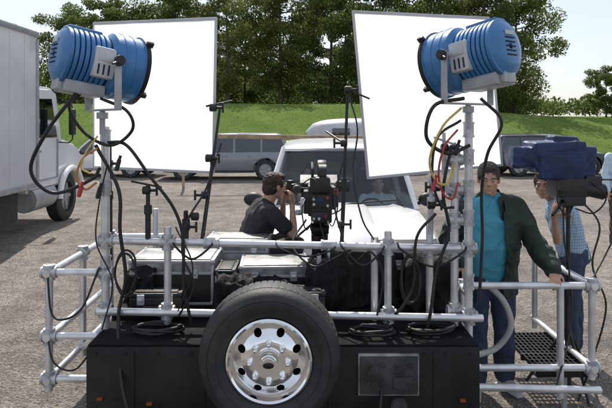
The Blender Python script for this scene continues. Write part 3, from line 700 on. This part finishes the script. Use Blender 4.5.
def drape(cx,cy,w,d,ztop,zbot,label,seed):
    n=54; prof=[]
    for k in range(8): prof.append((cy+d/2-d*k/8,ztop,0.))
    for k in range(22): prof.append((cy-d/2-.02*min(1,k/4),ztop-.01-(ztop-zbot)*k/21,min(1,k/8)))
    t=bmesh.new(); rows=[]
    for j,(y,z,f) in enumerate(prof):
        row=[]
        for i in range(n+1):
            u=i/n; sk=.25*noise.noise(V((u*2,j*.06,seed+20)))
            x=cx+(u-.5)*w*(1+.06*f)+.03*f*noise.noise(V((u*3,j*.15,seed+11)))
            a=.05*f*noise.noise(V(((u+sk)*6*w/.4,j*.05,seed)))+.035*f*noise.noise(V(((u+sk*1.5)*3,j*.09+u*2,seed+3)))+.008*noise.noise(V((u*14,j*.4,seed+5)))
            zz=z+.05*noise.noise(V((u*2.5,j*.2,seed+7)))*(1-.6*f)+(.02*noise.noise(V((u*7,j*.4,seed))))*(1-f)
            if j==len(prof)-1: zz+=.03*noise.noise(V((u*6,0,seed)))
            row.append(t.verts.new((x,y-a-.02*f,zz)))
        rows.append(row)
    for j in range(len(rows)-1):
        for i in range(n): t.faces.new((rows[j][i],rows[j][i+1],rows[j+1][i+1],rows[j+1][i]))
    bmesh.ops.solidify(t,geom=t.faces[:],thickness=.006)
    g=G(); g.add(t); solo(g,'draped_cloth','bag',label,'cloth',loc=(cx,cy,zbot),group='black cloths draped over gear on the deck',sm=60)
drape(.40,4.40,.46,.32,1.13,.77,'black cloth hanging in folds over gear on the deck',1.)
drape(.14,4.30,.28,.16,1.03,.77,'black cloth hanging in folds beside the tripod',5.)
drape(-.50,4.22,.26,.12,.97,.76,'black cloth draped over gear behind the spare wheel',9.)
drape(.86,4.24,.34,.16,1.10,.76,'black cloth hanging over gear by the railing post',13.)
drape(-1.16,4.24,.20,.10,1.0,.80,'black cloth slumped against a flight case',17.)
drape(-.28,4.34,.30,.10,.93,.76,'black cloth bunched behind the spare wheel',23.)
# ---------------------------------------------------------------- movie camera
e=empty('movie_camera','black movie camera with matte box on a tripod head','movie camera',(.11,4.85,.75))
g=G(); g.box((.11,4.85,1.43),(.19,.32,.24),.015); g.box((.11,4.70,1.56),(.16,.12,.12),.02); g.box((.12,4.66,1.38),(.16,.08,.22),.012); g.box((.225,4.8,1.46),(.06,.2,.16),.01); g.box((.01,4.78,1.42),(.06,.18,.18),.01); g.box((.11,4.61,1.44),(.12,.03,.10),.008); g.box((.11,4.61,1.32),(.13,.03,.08),.008)
part(g,'body','blkp',e)
g=G(); g.lathe([(.05,-.035),(.095,-.035),(.10,-.02),(.10,.02),(.095,.035),(.05,.035)],(.13,4.92,1.64),(1,0,0),36); g.cyl((.10,4.92,1.64),(.16,4.92,1.64),.06); g.lathe([(.05,-.03),(.085,-.03),(.085,.03),(.05,.03)],(.13,4.76,1.63),(1,0,0),36); g.cyl((.105,4.76,1.63),(.155,4.76,1.63),.055); part(g,'film_magazine','blkp',e)
g=G(); g.cyl((.11,4.98,1.4),(.11,5.12,1.4),.055,.06,bev=.005); part(g,'lens','blkp',e)
g=G(); g.poly([(-.04,5.12,1.30),(.26,5.12,1.30),(.26,5.12,1.52),(-.04,5.12,1.52)],.1,(0,1,0),bev=.008); g.poly([(-.05,5.13,1.53),(.27,5.13,1.53),(.27,5.15,1.54),(-.05,5.15,1.54)],.12,(0,.9,.4)); part(g,'matte_box','blkp',e)
for x in (.05,.17):
    g=G(); g.cyl((x,4.55,1.29),(x,5.2,1.29),.0085,seg=12); part(g,'support_rod','alu',e)
g=G(); g.tube([(.05,4.66,1.62),(.05,4.66,1.70),(.05,4.95,1.71),(.05,4.97,1.62)],.011,8,smooth=4); part(g,'top_handle','blkp',e)
g=G(); g.cyl((.02,4.85,1.50),(-.07,4.8,1.51),.02); g.cyl((-.07,4.88,1.51),(-.07,4.64,1.53),.026); g.cyl((-.07,4.64,1.53),(-.07,4.60,1.53),.036,.03); part(g,'viewfinder','blkp',e)
g=G(); g.box((.11,4.593,1.45),(.05,.005,.03),.002); part(g,'battery_label','tarp',e)
for x,z,m in ((.165,1.47,'redc'),(.06,1.31,'alud'),(.10,1.31,'alud'),(.15,1.33,'redc'),(.06,1.46,'alud'),(.06,1.42,'alud'),(.165,1.41,'alud')):
    g=G(); g.cyl((x,4.60,z),(x,4.58,z),.011,seg=12); part(g,'connector',m,e)
g=G(); g.box((.235,4.69,1.50),(.035,.012,.05),.003); part(g,'record_tally','redc',e)
g=G(); g.box((-.03,4.68,1.40),(.03,.02,.12),.004); g.cyl((-.035,4.72,1.34),(-.075,4.70,1.34),.022,seg=16); part(g,'follow_focus','alud',e)
g=G(); g.box((.11,4.85,1.265),(.14,.26,.03),.006); g.ell((.11,4.85,1.2),(.08,.085,.075)); g.cyl((.11,4.85,.96),(.11,4.85,1.14),.06,.07); g.cyl((.06,4.82,1.24),(-.08,4.5,1.18),.009,seg=10); g.cyl((.04,4.74,1.2),(.18,4.74,1.2),.035); part(g,'tripod_head','blk',e)
for k in range(3):
    a=k*2.1+.4; g=G(); g.cyl((.11+math.cos(a)*.04,4.85+math.sin(a)*.04,1.0),(.11+math.cos(a)*.2,4.85+math.sin(a)*.2,.752),.02,.016,seg=12); part(g,'leg','alud',e)
g=G(); g.box((.29,4.75,1.54),(.11,.03,.085),.008); g.tube([(.18,4.8,1.48),(.23,4.78,1.5),(.28,4.77,1.54)],.008,6); part(g,'monitor','blkp',e)
for k,P in enumerate(([(.15,4.59,1.33),(.2,4.5,1.27),(.24,4.55,1.42),(.2,4.62,1.52)],[(.06,4.59,1.31),(.0,4.5,1.24),(-.03,4.55,1.38),(.0,4.68,1.47)],[(.06,4.59,1.46),(.1,4.53,1.54),(.05,4.58,1.62),(-.05,4.7,1.55)],[(.10,4.59,1.31),(.13,4.5,1.15),(.05,4.55,1.1),(.08,4.7,1.05)],[(.22,4.7,1.56),(.3,4.66,1.48),(.27,4.62,1.38),(.2,4.62,1.34)])):
    g=G(); g.tube(P,.005,6); part(g,'camera_lead','cab',e)
# ---------------------------------------------------------------- covered camera on stand
e=empty('covered_camera','camera under boxy navy cover on a black stand','movie camera',(2.0,4.6,0))
g=G(); g.box((1.90,4.6,1.79),(.40,.27,.23),.025,rot=(0,-.03,0)); g.box((1.65,4.59,1.78),(.20,.21,.16),.025,rot=(0,.05,0)); g.box((1.96,4.6,1.915),(.20,.18,.05),.015,rot=(0,.04,0)); g.box((2.12,4.6,1.745),(.10,.25,.24),.02,rot=(0,.05,0)); g.box((1.90,4.465,1.715),(.34,.03,.20),.01,rot=(.10,.03,0))
me=remesh(g,.007,4,.010,8,3.); part(None,'cover','tarp',e,mesh=me,sm=60)
g=G(); g.box((1.98,4.55,1.56),(.24,.2,.14),.015); g.cyl((2.08,4.5,1.55),(2.22,4.46,1.53),.05,.06,bev=.006); g.box((2.0,4.52,1.46),(.16,.14,.07),.01); g.box((2.14,4.5,1.60),(.12,.1,.10),.012); g.box((1.90,4.44,1.58),(.07,.06,.09),.008); part(g,'body','blkp',e)
g=G(); g.cyl((2.22,4.46,1.53),(2.226,4.459,1.53),.05); part(g,'lens','lens',e)
g=G(); g.cyl((2.0,4.58,.7),(2.0,4.58,1.46),.016); g.cyl((2.0,4.58,.05),(2.0,4.58,.75),.023); g.cyl((2.0,4.58,.72),(2.0,4.58,.78),.034,bev=.004); g.ell((2.0,4.58,1.43),(.05,.05,.04)); part(g,'stand_pole','blkp',e)
for k in range(3):
    a=k*2.094+.6; g=G(); g.cyl((2.0,4.58,.5),(2.0+math.cos(a)*.3,4.58+math.sin(a)*.3,.02),.011); part(g,'leg','blkp',e)
g=G(); g.tube([(1.92,4.5,1.46),(1.86,4.42,1.42),(1.80,4.38,1.37)],.012,8); part(g,'pan_handle','blkp',e)
for P in ([(1.9,4.46,1.6),(1.84,4.4,1.48),(1.92,4.42,1.36),(2.0,4.5,1.42)],[(2.1,4.46,1.62),(2.2,4.4,1.5),(2.12,4.42,1.38),(2.02,4.5,1.4)]):
    g=G(); g.tube(P,.006,6); part(g,'camera_lead','cab',e)
# ---------------------------------------------------------------- people
def basis(fwd,up=(0,0,1)):
    f=V(fwd).normalized(); u=V(up); r=f.cross(u).normalized(); u=r.cross(f)
    return Matrix(((-r.x,-f.x,u.x,0),(-r.y,-f.y,u.y,0),(-r.z,-f.z,u.z,0),(0,0,0,1)))
def hand(g,w,d,back,side,curl=.5,s=1.):
    d=V(d).normalized(); b=V(back); b=(b-d*b.dot(d)).normalized(); r=d.cross(b).normalized()
    w=V(w)
    Mx=Matrix(((r.x,d.x,b.x,0),(r.y,d.y,b.y,0),(r.z,d.z,b.z,0),(0,0,0,1)))
    g.ell(w+d*.048*s,(.040*s,.052*s,.016*s),Mx,sub=3); g.ell(w+d*.075*s,(.041*s,.02*s,.014*s),Mx,sub=3)
    g.cap(w-d*.03*s,w+d*.03*s,.025*s,.022*s)
    for i,(o,L) in enumerate(((-.033,.062),(-.011,.074),(.011,.078),(.033,.070))):
        p=w+d*.082*s+r*o*s*-side; a=0; sp=o*-side*1.6
        for k,f in enumerate((.46,.30,.24)):
            a+=curl*(.55 if k==0 else .8); q=p+((d*math.cos(a)-b*math.sin(a))+r*sp*.5).normalized()*L*f*s
            g.cap(p,q,.0086*s*(1-.06*k),.0080*s*(1-.08*k),1); p=q
    p=w+d*.02*s+r*side*.028*s; q=p+(d*.55+r*side*.6-b*.25).normalized()*.042*s; g.cap(p,q,.013*s,.010*s,1)
    q2=q+(d*.9+r*side*.1-b*.45).normalized()*.032*s; g.cap(q,q2,.010*s,.0085*s,1)
def headg(g,c,Bm,s=1.):
    def P(x,y,z): return V(c)+Bm@V((x*s,y*s,z*s))
    def E(p,r): g.ell(P(*p),tuple(q*s for q in r),Bm,sub=3)
    E((0,.018,.035),(.074,.092,.085)); E((0,-.02,-.02),(.062,.068,.085)); E((0,-.035,-.068),(.045,.05,.035)); E((0,-.068,-.088),(.022,.02,.018))
    E((0,-.078,.018),(.055,.016,.012))
    g.cap(P(0,-.083,.01),P(0,-.106,-.022),.008*s,.013*s); E((.012,-.094,-.026),(.008,.01,.007)); E((-.012,-.094,-.026),(.008,.01,.007))
    E((0,-.083,-.05),(.024,.011,.006)); E((0,-.082,-.06),(.02,.011,.007))
    for sx in (-1,1): E((sx*.076,.012,-.005),(.009,.02,.031)); E((sx*.04,-.062,-.02),(.02,.02,.018)); E((sx*.052,-.01,-.05),(.012,.035,.03))
def loftE(g,secs,seg=24):
    RR=[]
    for c,u,v,p in secs:
        c=V(c); ring=[]
        for k in range(seg):
            a=2*math.pi*k/seg; ca,sa=math.cos(a),math.sin(a)
            ring.append(c+V(u)*math.copysign(abs(ca)**p,ca)+V(v)*math.copysign(abs(sa)**p,sa))
        RR.append(ring)
    g.rings(RR)
def person(label,J,face,shirt,trous,hairm,sleeve='long',jacket=None,vox=.007,hands=None,shoe='shoe',cat='person',open_dir=None,cap=None,collar=False,bulk=0.):
    J={k:V(v) for k,v in J.items()}
    base=V((J['pelvis'].x,J['pelvis'].y,J.get('base',V((0,0,0))).z))
    e=empty('person',label,cat,base)
    rv=(J['sl']-J['sr']).normalized(); spine=(J['neck']-J['pelvis']).normalized(); fv=rv.cross(spine).normalized()
    if fv.dot(V(face))<0 and abs(fv.dot(V(face)))>.3: fv=-fv
    hv=(J['hl']-J['hr']).normalized()
    bel=J['pelvis'].lerp(J['neck'],.35)+fv*bulk*.8; ch=J['pelvis'].lerp(J['neck'],.72)
    sw=(J['sl']-J['sr']).length/2
    def torso(g,o,lo=-.06,hi=True,sl=0.):
        b=bulk
        S=[(J['pelvis']+spine*lo,hv*(.155+o+sl+b*.6),fv*(.105+o+sl+b*.6),.85),(J['pelvis']+spine*.05,hv*(.16+o+b*.8),fv*(.11+o+b),.85),(bel,rv*(.15+o+b),fv*(.115+o+b*1.1),.85),(ch,rv*(.172+o+b*.6),fv*(.118+o+b*.6),.8),(J['pelvis'].lerp(J['neck'],.9),rv*(sw*.93+o*.6),fv*(.085+o),.85)]
        S.append((J['neck']+spine*.0,rv*(.075+o),fv*(.065+o),1)); loftE(g,S)
    def arms(g,o,full=True,fr=1.):
        o+=bulk*.25
        for s in 'lr':
            S,E,W=J['s'+s],J['e'+s],J['w'+s]
            g.cap(S+(J['neck']-S)*.12,E if full else S.lerp(E,fr),.054+o,(.040 if full else .05)+o)
            if full:
                m=E.lerp(W,.3); g.cap(E,m,.039+o,.041+o); g.cap(m,E.lerp(W,fr),.041+o,.028+o)
    def legs(g,o,fr=1.):
        o+=bulk*.35
        for s in 'lr':
            H,K,A=J['h'+s],J['k'+s],J['a'+s]
            g.cap(H,H.lerp(K,.5),.083+o,.073+o); g.cap(H.lerp(K,.5),K,.073+o,.054+o); m=K.lerp(A,.3); g.cap(K,m,.053+o,.055+o); g.cap(m,K.lerp(A,fr),.055+o,.038+o*(1.6))
    Bm=basis(face,J.get('hup',(0,0,1)))
    g=G(); torso(g,-.012); arms(g,-.008); legs(g,-.008)
    g.cap(J['neck']-spine*.03,J['head']+Bm@V((0,.02,-.05)),.058,.054); headg(g,J['head'],Bm)
    for s in 'lr':
        A=J['a'+s]; tv=V(J['t'+s]); g.cap(A,A+tv*.5+V((0,0,-.05)),.038,.03); g.cap(A+tv*.3+V((0,0,-.05)),A+tv+V((0,0,-.055)),.032,.026)
    if hands:
        for s,(d,b,sd,cu) in hands.items(): hand(g,J['w'+s],d,b,sd,cu)
    part(None,'body','skin',e,mesh=remesh(g,vox,3),sm=60)
    g=G(); torso(g,.014,lo=-.09)
    if jacket: arms(g,.004,False,.35)
    else: arms(g,.014,sleeve=='long',.96 if sleeve=='long' else .62)
    loftE(g,[(J['neck']-spine*.02,rv*.085,fv*.075,1),(J['neck']+spine*.022,rv*.07,fv*.066,1)])
    part(None,'shirt',shirt,e,mesh=remesh(g,max(vox,.009),3,.012,10,J['head'].x),sm=60)
    if collar:
        nb=J['neck']+spine*.015
        for sx in (-1,1):
            g=G(); a=nb+fv*.072; g.poly([a+rv*sx*.006,a+rv*sx*.055-fv*.03+spine*.02,a+rv*sx*.075-fv*.02-spine*.03,a+rv*sx*.045+fv*.03-spine*.075],.008,fv,bev=.002); part(g,'collar',shirt,e)
    g=G(); legs(g,.014,.97); b=bulk*.5; loftE(g,[(J['pelvis']-spine*.12,hv*(.15+b),fv*(.115+b),.9),(J['pelvis'],hv*(.170+b),fv*(.120+b),.85),(J['pelvis']+spine*.04,hv*(.160+b),fv*(.114+b),.85)])
    part(None,'trousers',trous,e,mesh=remesh(g,max(vox,.009),4,.012,9,J['head'].y),sm=60)
    for s in 'lr':
        g=G(); A=J['a'+s]; tv=V(J['t'+s]); g.cap(A+V((0,0,-.01)),A-tv*.15+V((0,0,-.045)),.048,.044); g.cap(A-tv*.15+V((0,0,-.045)),A+tv*.55+V((0,0,-.05)),.044,.043); g.cap(A+tv*.5+V((0,0,-.05)),A+tv*1.1+V((0,0,-.06)),.044,.034)
        g.box(A+tv*.45+V((0,0,-.085)),(.085,.27,.02),.008,rot=Matrix.Rotation(math.atan2(-tv.x,tv.y),4,'Z'))
        part(None,'shoe',shoe,e,mesh=remesh(g,.008,3),sm=60)
    g=G()
    def P(x,y,z): return J['head']+Bm@V((x,y,z))
    g.ell(P(0,.026,.045),(.083,.096,.088),Bm); g.ell(P(0,.055,-.01),(.074,.064,.07),Bm); g.ell(P(0,-.04,.098),(.06,.045,.03),Bm)
    for sx in (-1,1): g.ell(P(sx*.068,.0,.03),(.014,.04,.035),Bm)
    part(None,'hair',hairm,e,mesh=remesh(g,.006,1,.006,45,1),sm=60)
    for sx in (-1,1):
        g=G(); g.ell(P(sx*.031,-.076,.003),.0125,sub=2); part(g,'eye','eye',e); g=G(); g.ell(P(sx*.031,-.0865,.003),.0055,sub=2); part(g,'iris','blkp',e)
        g=G(); g.tube([P(sx*.014,-.094,.021),P(sx*.032,-.092,.027),P(sx*.05,-.08,.02)],.004,6); part(g,'eyebrow',hairm,e)
    if cap:
        g=G(); g.ell(P(0,.01,.07),(.088,.1,.07),Bm); g.ell(P(0,-.1,.055),(.06,.06,.01),Bm); part(None,'cap',cap,e,mesh=remesh(g,.007,2),sm=60)
    if jacket:
        g=G(); torso(g,.040,lo=-.20,sl=.02); arms(g,.026,True,.95); loftE(g,[(J['neck']-spine*.04,rv*.105,fv*.095,1),(J['neck']+spine*.03,rv*.082,fv*.082,1)])
        me=remesh(g,.008,2,.022,8,5.,.75)
        bm=bmesh.new(); bm.from_mesh(me); dl=[]
        lo,hi,sk=open_dir
        for f in bm.faces:
            p=f.calc_center_median(); q=p-J['pelvis']; a=q.dot(rv); b=q.dot(fv); h=q.dot(spine)
            if b>.0 and lo-sk*h+.012*math.sin(h*13)<a<hi+.012*math.sin(h*11+1)-.05*max(0,h-.3) and h>-.3 and abs(q.dot(rv))<.21: dl.append(f)
            elif h<-.18 and abs(a)<.30 and abs(b)<.3 and (f.normal.dot(spine)<-.6): dl.append(f)
            elif h>.525 and f.normal.dot(spine)>.6 and (p-J['neck']).length<.09: dl.append(f)
        bmesh.ops.delete(bm,geom=list(set(dl)),context='FACES'); me2=tomesh(bm,'j')
        def su(o):
            m=o.modifiers.new('s','SOLIDIFY'); m.thickness=.008; m.offset=-1
        part(None,'jacket',jacket,e,mesh=evalmesh(me2,su),sm=60)
        nb=J['neck']+spine*.01
        g=G(); a=nb+fv*.10; g.poly([a+rv*.03,a+rv*.085-fv*.05+spine*.02,a+rv*.13-fv*.03-spine*.05,a+rv*.10+fv*.035-spine*.16,a+rv*.055+fv*.045-spine*.18],.010,fv,bev=.003); part(g,'lapel',jacket,e)
    return e
dx=-.035
person('man in teal shirt and open dark jacket gripping the railing',dict(pelvis=(1.43+dx,4.64,.95),neck=(1.43+dx,4.55,1.49),head=(1.405+dx,4.50,1.62),
  sl=(1.62+dx,4.56,1.41),el=(1.75+dx,4.51,1.16),wl=(1.76,4.26,.99),sr=(1.23+dx,4.57,1.41),er=(1.14+dx,4.62,1.15),wr=(1.16,4.38,1.0),
  hl=(1.53+dx,4.62,.92),kl=(1.55+dx,4.59,.50),al=(1.56+dx,4.62,.10),hr=(1.34+dx,4.62,.92),kr=(1.33+dx,4.55,.50),ar=(1.325+dx,4.56,.10),tl=(.05,-.13,0),tr=(-.04,-.13,0)),
  (-.25,-1,-.10),'cyan','jean','hairg','long',jacket='jack',hands={'l':((-.15,-.6,-.5),(0,-.4,1),-1,.8),'r':((-.05,-.8,-.4),(0,-.4,1),1,.8)},open_dir=(-.22,.085,.0),collar=True,bulk=.034)
person('man in dark shirt crouching with a camera at his eye',dict(base=(0,0,.75),pelvis=(-.50,5.14,.90),neck=(-.34,5.17,1.36),head=(-.268,5.20,1.485),
  sl=(-.42,5.34,1.30),el=(-.22,5.44,1.12),wl=(-.20,5.36,1.35),sr=(-.30,5.00,1.30),er=(-.10,5.0,1.10),wr=(-.12,5.18,1.34),
  hl=(-.52,5.24,.9),kl=(-.14,5.36,1.02),al=(-.16,5.36,.86),hr=(-.46,5.06,.9),kr=(-.08,5.10,1.02),ar=(-.12,5.10,.86),tl=(.13,0.03,0),tr=(.13,0.03,0)),
  (.80,.60,-.10),'tee','khaki','hairb','short',hands={'l':((.12,-.12,.9),(.3,.9,0),-1,.9),'r':((-.05,.18,.9),(.8,-.5,0),1,.9)},vox=.006)
RC=Matrix.Rotation(math.radians(36.9),4,'Z'); pc=V((-.137,5.30,1.46))
e=empty('photo_camera','black photo camera held up to the eye','camera',(-.137,5.30,1.40))
g=G(); g.box(pc,(.06,.15,.1),.015,rot=RC); g.box(pc+V((0,0,.06)),(.05,.06,.035),.012,rot=RC)
part(g,'body','blkp',e)
g=G(); g.cyl(pc+V((.024,.018,-.005)),pc+V((.10,.075,-.015)),.036,.04,bev=.004); part(g,'lens','blkp',e)
dx=-.06
person('person in pale blue plaid shirt bending to the covered camera',dict(pelvis=(2.36+dx,5.16,.93),neck=(2.17+dx,5.06,1.42),head=(2.045+dx,5.00,1.525),
  sl=(2.12+dx,4.88,1.35),el=(2.06+dx,4.78,1.10),wl=(2.0+dx,4.70,1.33),sr=(2.24+dx,5.24,1.35),er=(2.2+dx,5.1,1.12),wr=(2.13+dx,4.80,1.30),
  hl=(2.30+dx,5.07,.9),kl=(2.27+dx,5.01,.49),al=(2.30+dx,5.07,.10),hr=(2.40+dx,5.24,.9),kr=(2.38+dx,5.19,.49),ar=(2.42+dx,5.26,.10),tl=(-.11,-.07,0),tr=(-.11,-.07,0)),
  (-.55,-.85,-.05),'plaid','jean','hairb','short',hands={'l':((-.1,-.5,.6),(-.8,-.2,.2),1,.8),'r':((-.2,-.6,.6),(.5,0,1),-1,.9)})
def seated(x,y,zo,label,sh,hm):
    j=dict(pelvis=(x,y+.12,.84),neck=(x,y+.13,1.30),head=(x,y+.06,1.44),sl=(x+.19,y+.13,1.22),el=(x+.24,y-.02,1.0),wl=(x+.13,y-.22,1.08),sr=(x-.19,y+.13,1.22),er=(x-.24,y-.02,1.0),wr=(x-.13,y-.22,1.08),
     hl=(x+.09,y+.05,.82),kl=(x+.12,y-.36,.84),al=(x+.12,y-.48,.65),hr=(x-.09,y+.05,.82),kr=(x-.12,y-.36,.84),ar=(x-.12,y-.48,.65))
    j={k:(a,b,c+zo) for k,(a,b,c) in j.items()}; j.update(tl=(0,-.12,0),tr=(0,-.12,0),base=(0,0,.3))
    person(label,j,(0,-1,-.05),sh,'khaki',hm,hands={'l':((-.1,-.6,.7),(0,-.8,.5),-1,.8),'r':((.1,-.6,.7),(0,-.8,.5),1,.8)},vox=.009)
seated(.92,7.62,-.17,'driver in pale blue shirt seated at the wheel','pale','hairb')
seated(.04,8.05,-.08,'passenger in dark shirt sitting in the front seat','tee','hairb')
x,y=5.07,9.7
person('bystander in pale shirt and cap standing on the gravel',dict(pelvis=(x,y,1.0),neck=(x,y,1.56),head=(x,y-.03,1.71),sl=(x+.19,y,1.48),el=(x+.24,y,1.2),wl=(x+.24,y-.1,.95),sr=(x-.19,y,1.48),er=(x-.24,y,1.2),wr=(x-.24,y-.1,.95),
  hl=(x+.09,y,.96),kl=(x+.1,y-.03,.53),al=(x+.1,y,.1),hr=(x-.09,y,.96),kr=(x-.1,y-.03,.53),ar=(x-.1,y,.1),tl=(.03,-.13,0),tr=(-.03,-.13,0)),(-.5,-.8,0),'pale','khaki','hairb',hands={'l':((0,-.1,-1),(1,0,0),1,.3),'r':((0,-.1,-1),(-1,0,0),-1,.3)},vox=.01,cap='blkp')
# ---------------------------------------------------------------- cables
def cable(P,r=.008,m='cab',label='black rubber cable draped over the pipe rig'):
    g=G(); g.tube(P,r,8); solo(g,'cable',m,label,'cable',loc=P[0],group='cables on the pipe rig',sm=60)
cable([(-1.42,3.75,2.25),(-1.6,3.72,2.0),(-1.72,3.75,1.75),(-1.6,3.8,1.6),(-1.38,3.85,1.68),(-1.34,3.9,1.75)],.012)
cable([(-1.3,3.8,2.2),(-1.12,3.75,2.12),(-1.1,3.8,2.0),(-1.25,3.85,1.9),(-1.42,3.85,1.98),(-1.5,3.8,2.15),(-1.4,3.8,2.25)],.010)
cable([(-1.28,3.88,1.92),(-1.15,3.85,1.9),(-1.0,3.85,1.7),(-.86,3.88,1.5),(-.8,3.9,1.3),(-.79,3.88,1.0),(-.74,3.88,.74)],.011)
cable([(-1.36,3.88,1.9),(-1.2,3.84,1.62),(-1.19,3.84,1.35),(-1.16,3.86,1.05),(-1.2,3.84,.8),(-1.1,3.6,.45),(-.95,3.5,.12)],.012)
cable([(-.6,4.25,1.9),(-.68,4.1,1.6),(-.78,3.95,1.4),(-.8,3.88,1.2),(-.72,3.85,1.0),(-.82,3.86,.8)],.007)
cable([(-1.69,3.92,1.06),(-1.62,3.85,.80),(-1.45,3.85,.84),(-1.35,3.92,1.1)],.007)
cable([(-1.69,3.92,.66),(-1.62,3.86,.5),(-1.48,3.86,.46),(-1.35,3.9,.64)],.006)
cable([(1.0,3.8,2.2),(.8,3.75,2.15),(.76,3.78,1.95),(.9,3.82,1.85),(1.05,3.85,1.9)],.012)
cable([(1.1,3.78,2.2),(1.22,3.74,2.05),(1.15,3.8,1.85),(1.13,3.86,1.6),(1.14,3.88,1.3),(1.12,3.88,.9)],.010)
cable([(.94,3.88,1.9),(.88,3.85,1.6),(.92,3.86,1.35),(.84,3.86,1.1),(.8,3.84,.85),(.74,3.82,.5),(.76,3.6,.2)],.011)
cable([(.85,3.93,1.45),(.72,3.9,1.3),(.7,3.9,1.0),(.62,3.88,.85),(.52,3.88,.72),(.45,3.6,.4),(.4,3.5,.1)],.010)
cable([(.27,4.25,1.8),(.2,4.2,1.5),(.25,4.1,1.25),(.3,4.0,1.1),(.42,3.93,1.2),(.5,3.9,1.05),(.46,3.88,.8)],.007)
cable([(.3,4.26,2.25),(.36,4.2,2.0),(.33,4.2,1.7),(.38,4.1,1.4),(.45,3.98,1.27)],.006)
cable([(.0,4.6,1.3),(-.1,4.4,1.15),(.05,4.2,1.04),(.2,4.1,1.12),(.3,4.0,1.2)],.007)
def loopc(cx,cz,rx,rz,y,turns,r,m,label,ph=0.,flat=False):
    n=int(turns*8); P=[]
    for i in range(n+1):
        a=rx*math.cos(ph+i*math.pi/4)*(1+.08*math.sin(i*1.7)); b=rz*math.sin(ph+i*math.pi/4)*(1+.06*math.cos(i*2.1)); c=.006*(i%3)+.03*math.sin(i*.6+ph)
        P.append((cx+a,y+b,cz+abs(c)*.5+.006*i/8) if flat else (cx+a,y+c,cz+b-.012*i/8))
    cable(P,r,m,label)
cable([(.99,3.82,2.14),(.86,3.78,2.02),(.78,3.78,1.82),(.82,3.8,1.68),(.90,3.82,1.66),(.96,3.86,1.78)],.008,'yel','yellow cable hanging in a long loop from the lamp')
cable([(.97,3.84,2.0),(.88,3.80,1.9),(.84,3.8,1.74),(.87,3.82,1.6),(.94,3.84,1.56),(.98,3.87,1.66)],.007,'redc','red cable hanging in a long loop beside the lamp post')
cable([(.99,3.84,2.06),(.83,3.79,1.95),(.80,3.8,1.7),(.86,3.82,1.52),(.95,3.86,1.5)],.009,'cab')
cable([(-1.34,3.86,1.88),(-1.42,3.82,1.82),(-1.46,3.82,1.70),(-1.41,3.83,1.62),(-1.35,3.87,1.66)],.007,'orange','orange cable looped on the lamp post')
cable([(-1.34,3.86,1.96),(-1.40,3.82,1.86),(-1.43,3.82,1.76),(-1.38,3.84,1.72)],.006,'yel','yellow cable hanging on the lamp post')
loopc(-1.17,1.08,.07,.14,3.88,2.1,.007,'cab','coil of black cable hung on the railing',0)
loopc(.68,1.03,.06,.15,3.90,2.1,.007,'cab','coil of black cable hung on the railing',1)
loopc(-.95,.705,.15,.09,3.86,3.1,.011,'cab','coil of black cable lying on the deck',0,True)
loopc(.42,.705,.14,.08,3.82,3.1,.010,'cab','coil of black cable lying on the deck',2,True)
loopc(.80,.705,.15,.08,3.86,3.1,.011,'cab','coil of black cable lying on the deck',1,True)
rc=random.Random(23)
for x0,z0,n in ((-1.30,1.9,1),(-.8,1.4,1)):
    for i in range(n):
        P=[]; z=z0-rc.uniform(0,.12); x=x0+rc.uniform(-.04,.04); ze=rc.choice([.6,.82,1.0])
        while z>ze:
            P.append((x,3.84+rc.uniform(-.015,.03),z)); z-=rc.uniform(.2,.3); x=x0+rc.uniform(-.08,.08)
        if len(P)>2: cable(P,rc.choice([.005,.006,.008]))
for a,b,s in ((-.88,-.6,.12),(-.2,.2,.09),(.22,.52,.14),(.6,1.05,.14)):
    z=1.29-(a+1.3)*.02; m=(a+b)/2
    cable([(a,3.95,z),(a+.03,3.90,z-.04),(m,3.89,z-s),(b-.03,3.90,z-.05),(b,3.95,z)],rc.choice([.006,.007]))
cable([(2.02,4.5,1.5),(2.15,4.4,1.3),(2.1,4.4,1.0),(2.2,4.4,.7),(2.1,4.4,.3),(1.95,4.3,.05)],.007)
cable([(1.93,4.5,1.48),(1.9,4.42,1.2),(1.93,4.4,.95),(1.9,4.3,.6),(1.7,4.1,.2)],.007)
cable([(1.28,4.3,.9),(1.40,4.25,.78),(1.45,4.25,.6),(1.36,4.28,.44),(1.2,4.2,.42)],.022,'hose','pale grey hose curving beneath the railing')
cable([(2.14,4.5,1.62),(2.3,4.4,1.6),(2.33,4.42,1.35),(2.22,4.42,1.1),(2.05,4.3,.92)],.006)
for p,m in (((-1.42,3.8,1.62),'redc'),((.82,3.80,1.66),'redc'),((.98,3.86,1.88),'blkp'),((-1.33,3.88,1.6),'blkp'),((-1.2,3.86,1.78),'blkp')):
    g=G(); g.cyl(V(p)-V((.02,0,.045)),V(p)+V((.0,0,.03)),.014,seg=16,bev=.004); g.cyl(V(p)+V((.0,0,.03)),V(p)+V((.008,0,.055)),.010,seg=12); solo(g,'cable_connector',m,'round plug connector on a lamp cable','connector',loc=p,group='plug connectors on lamp cables')
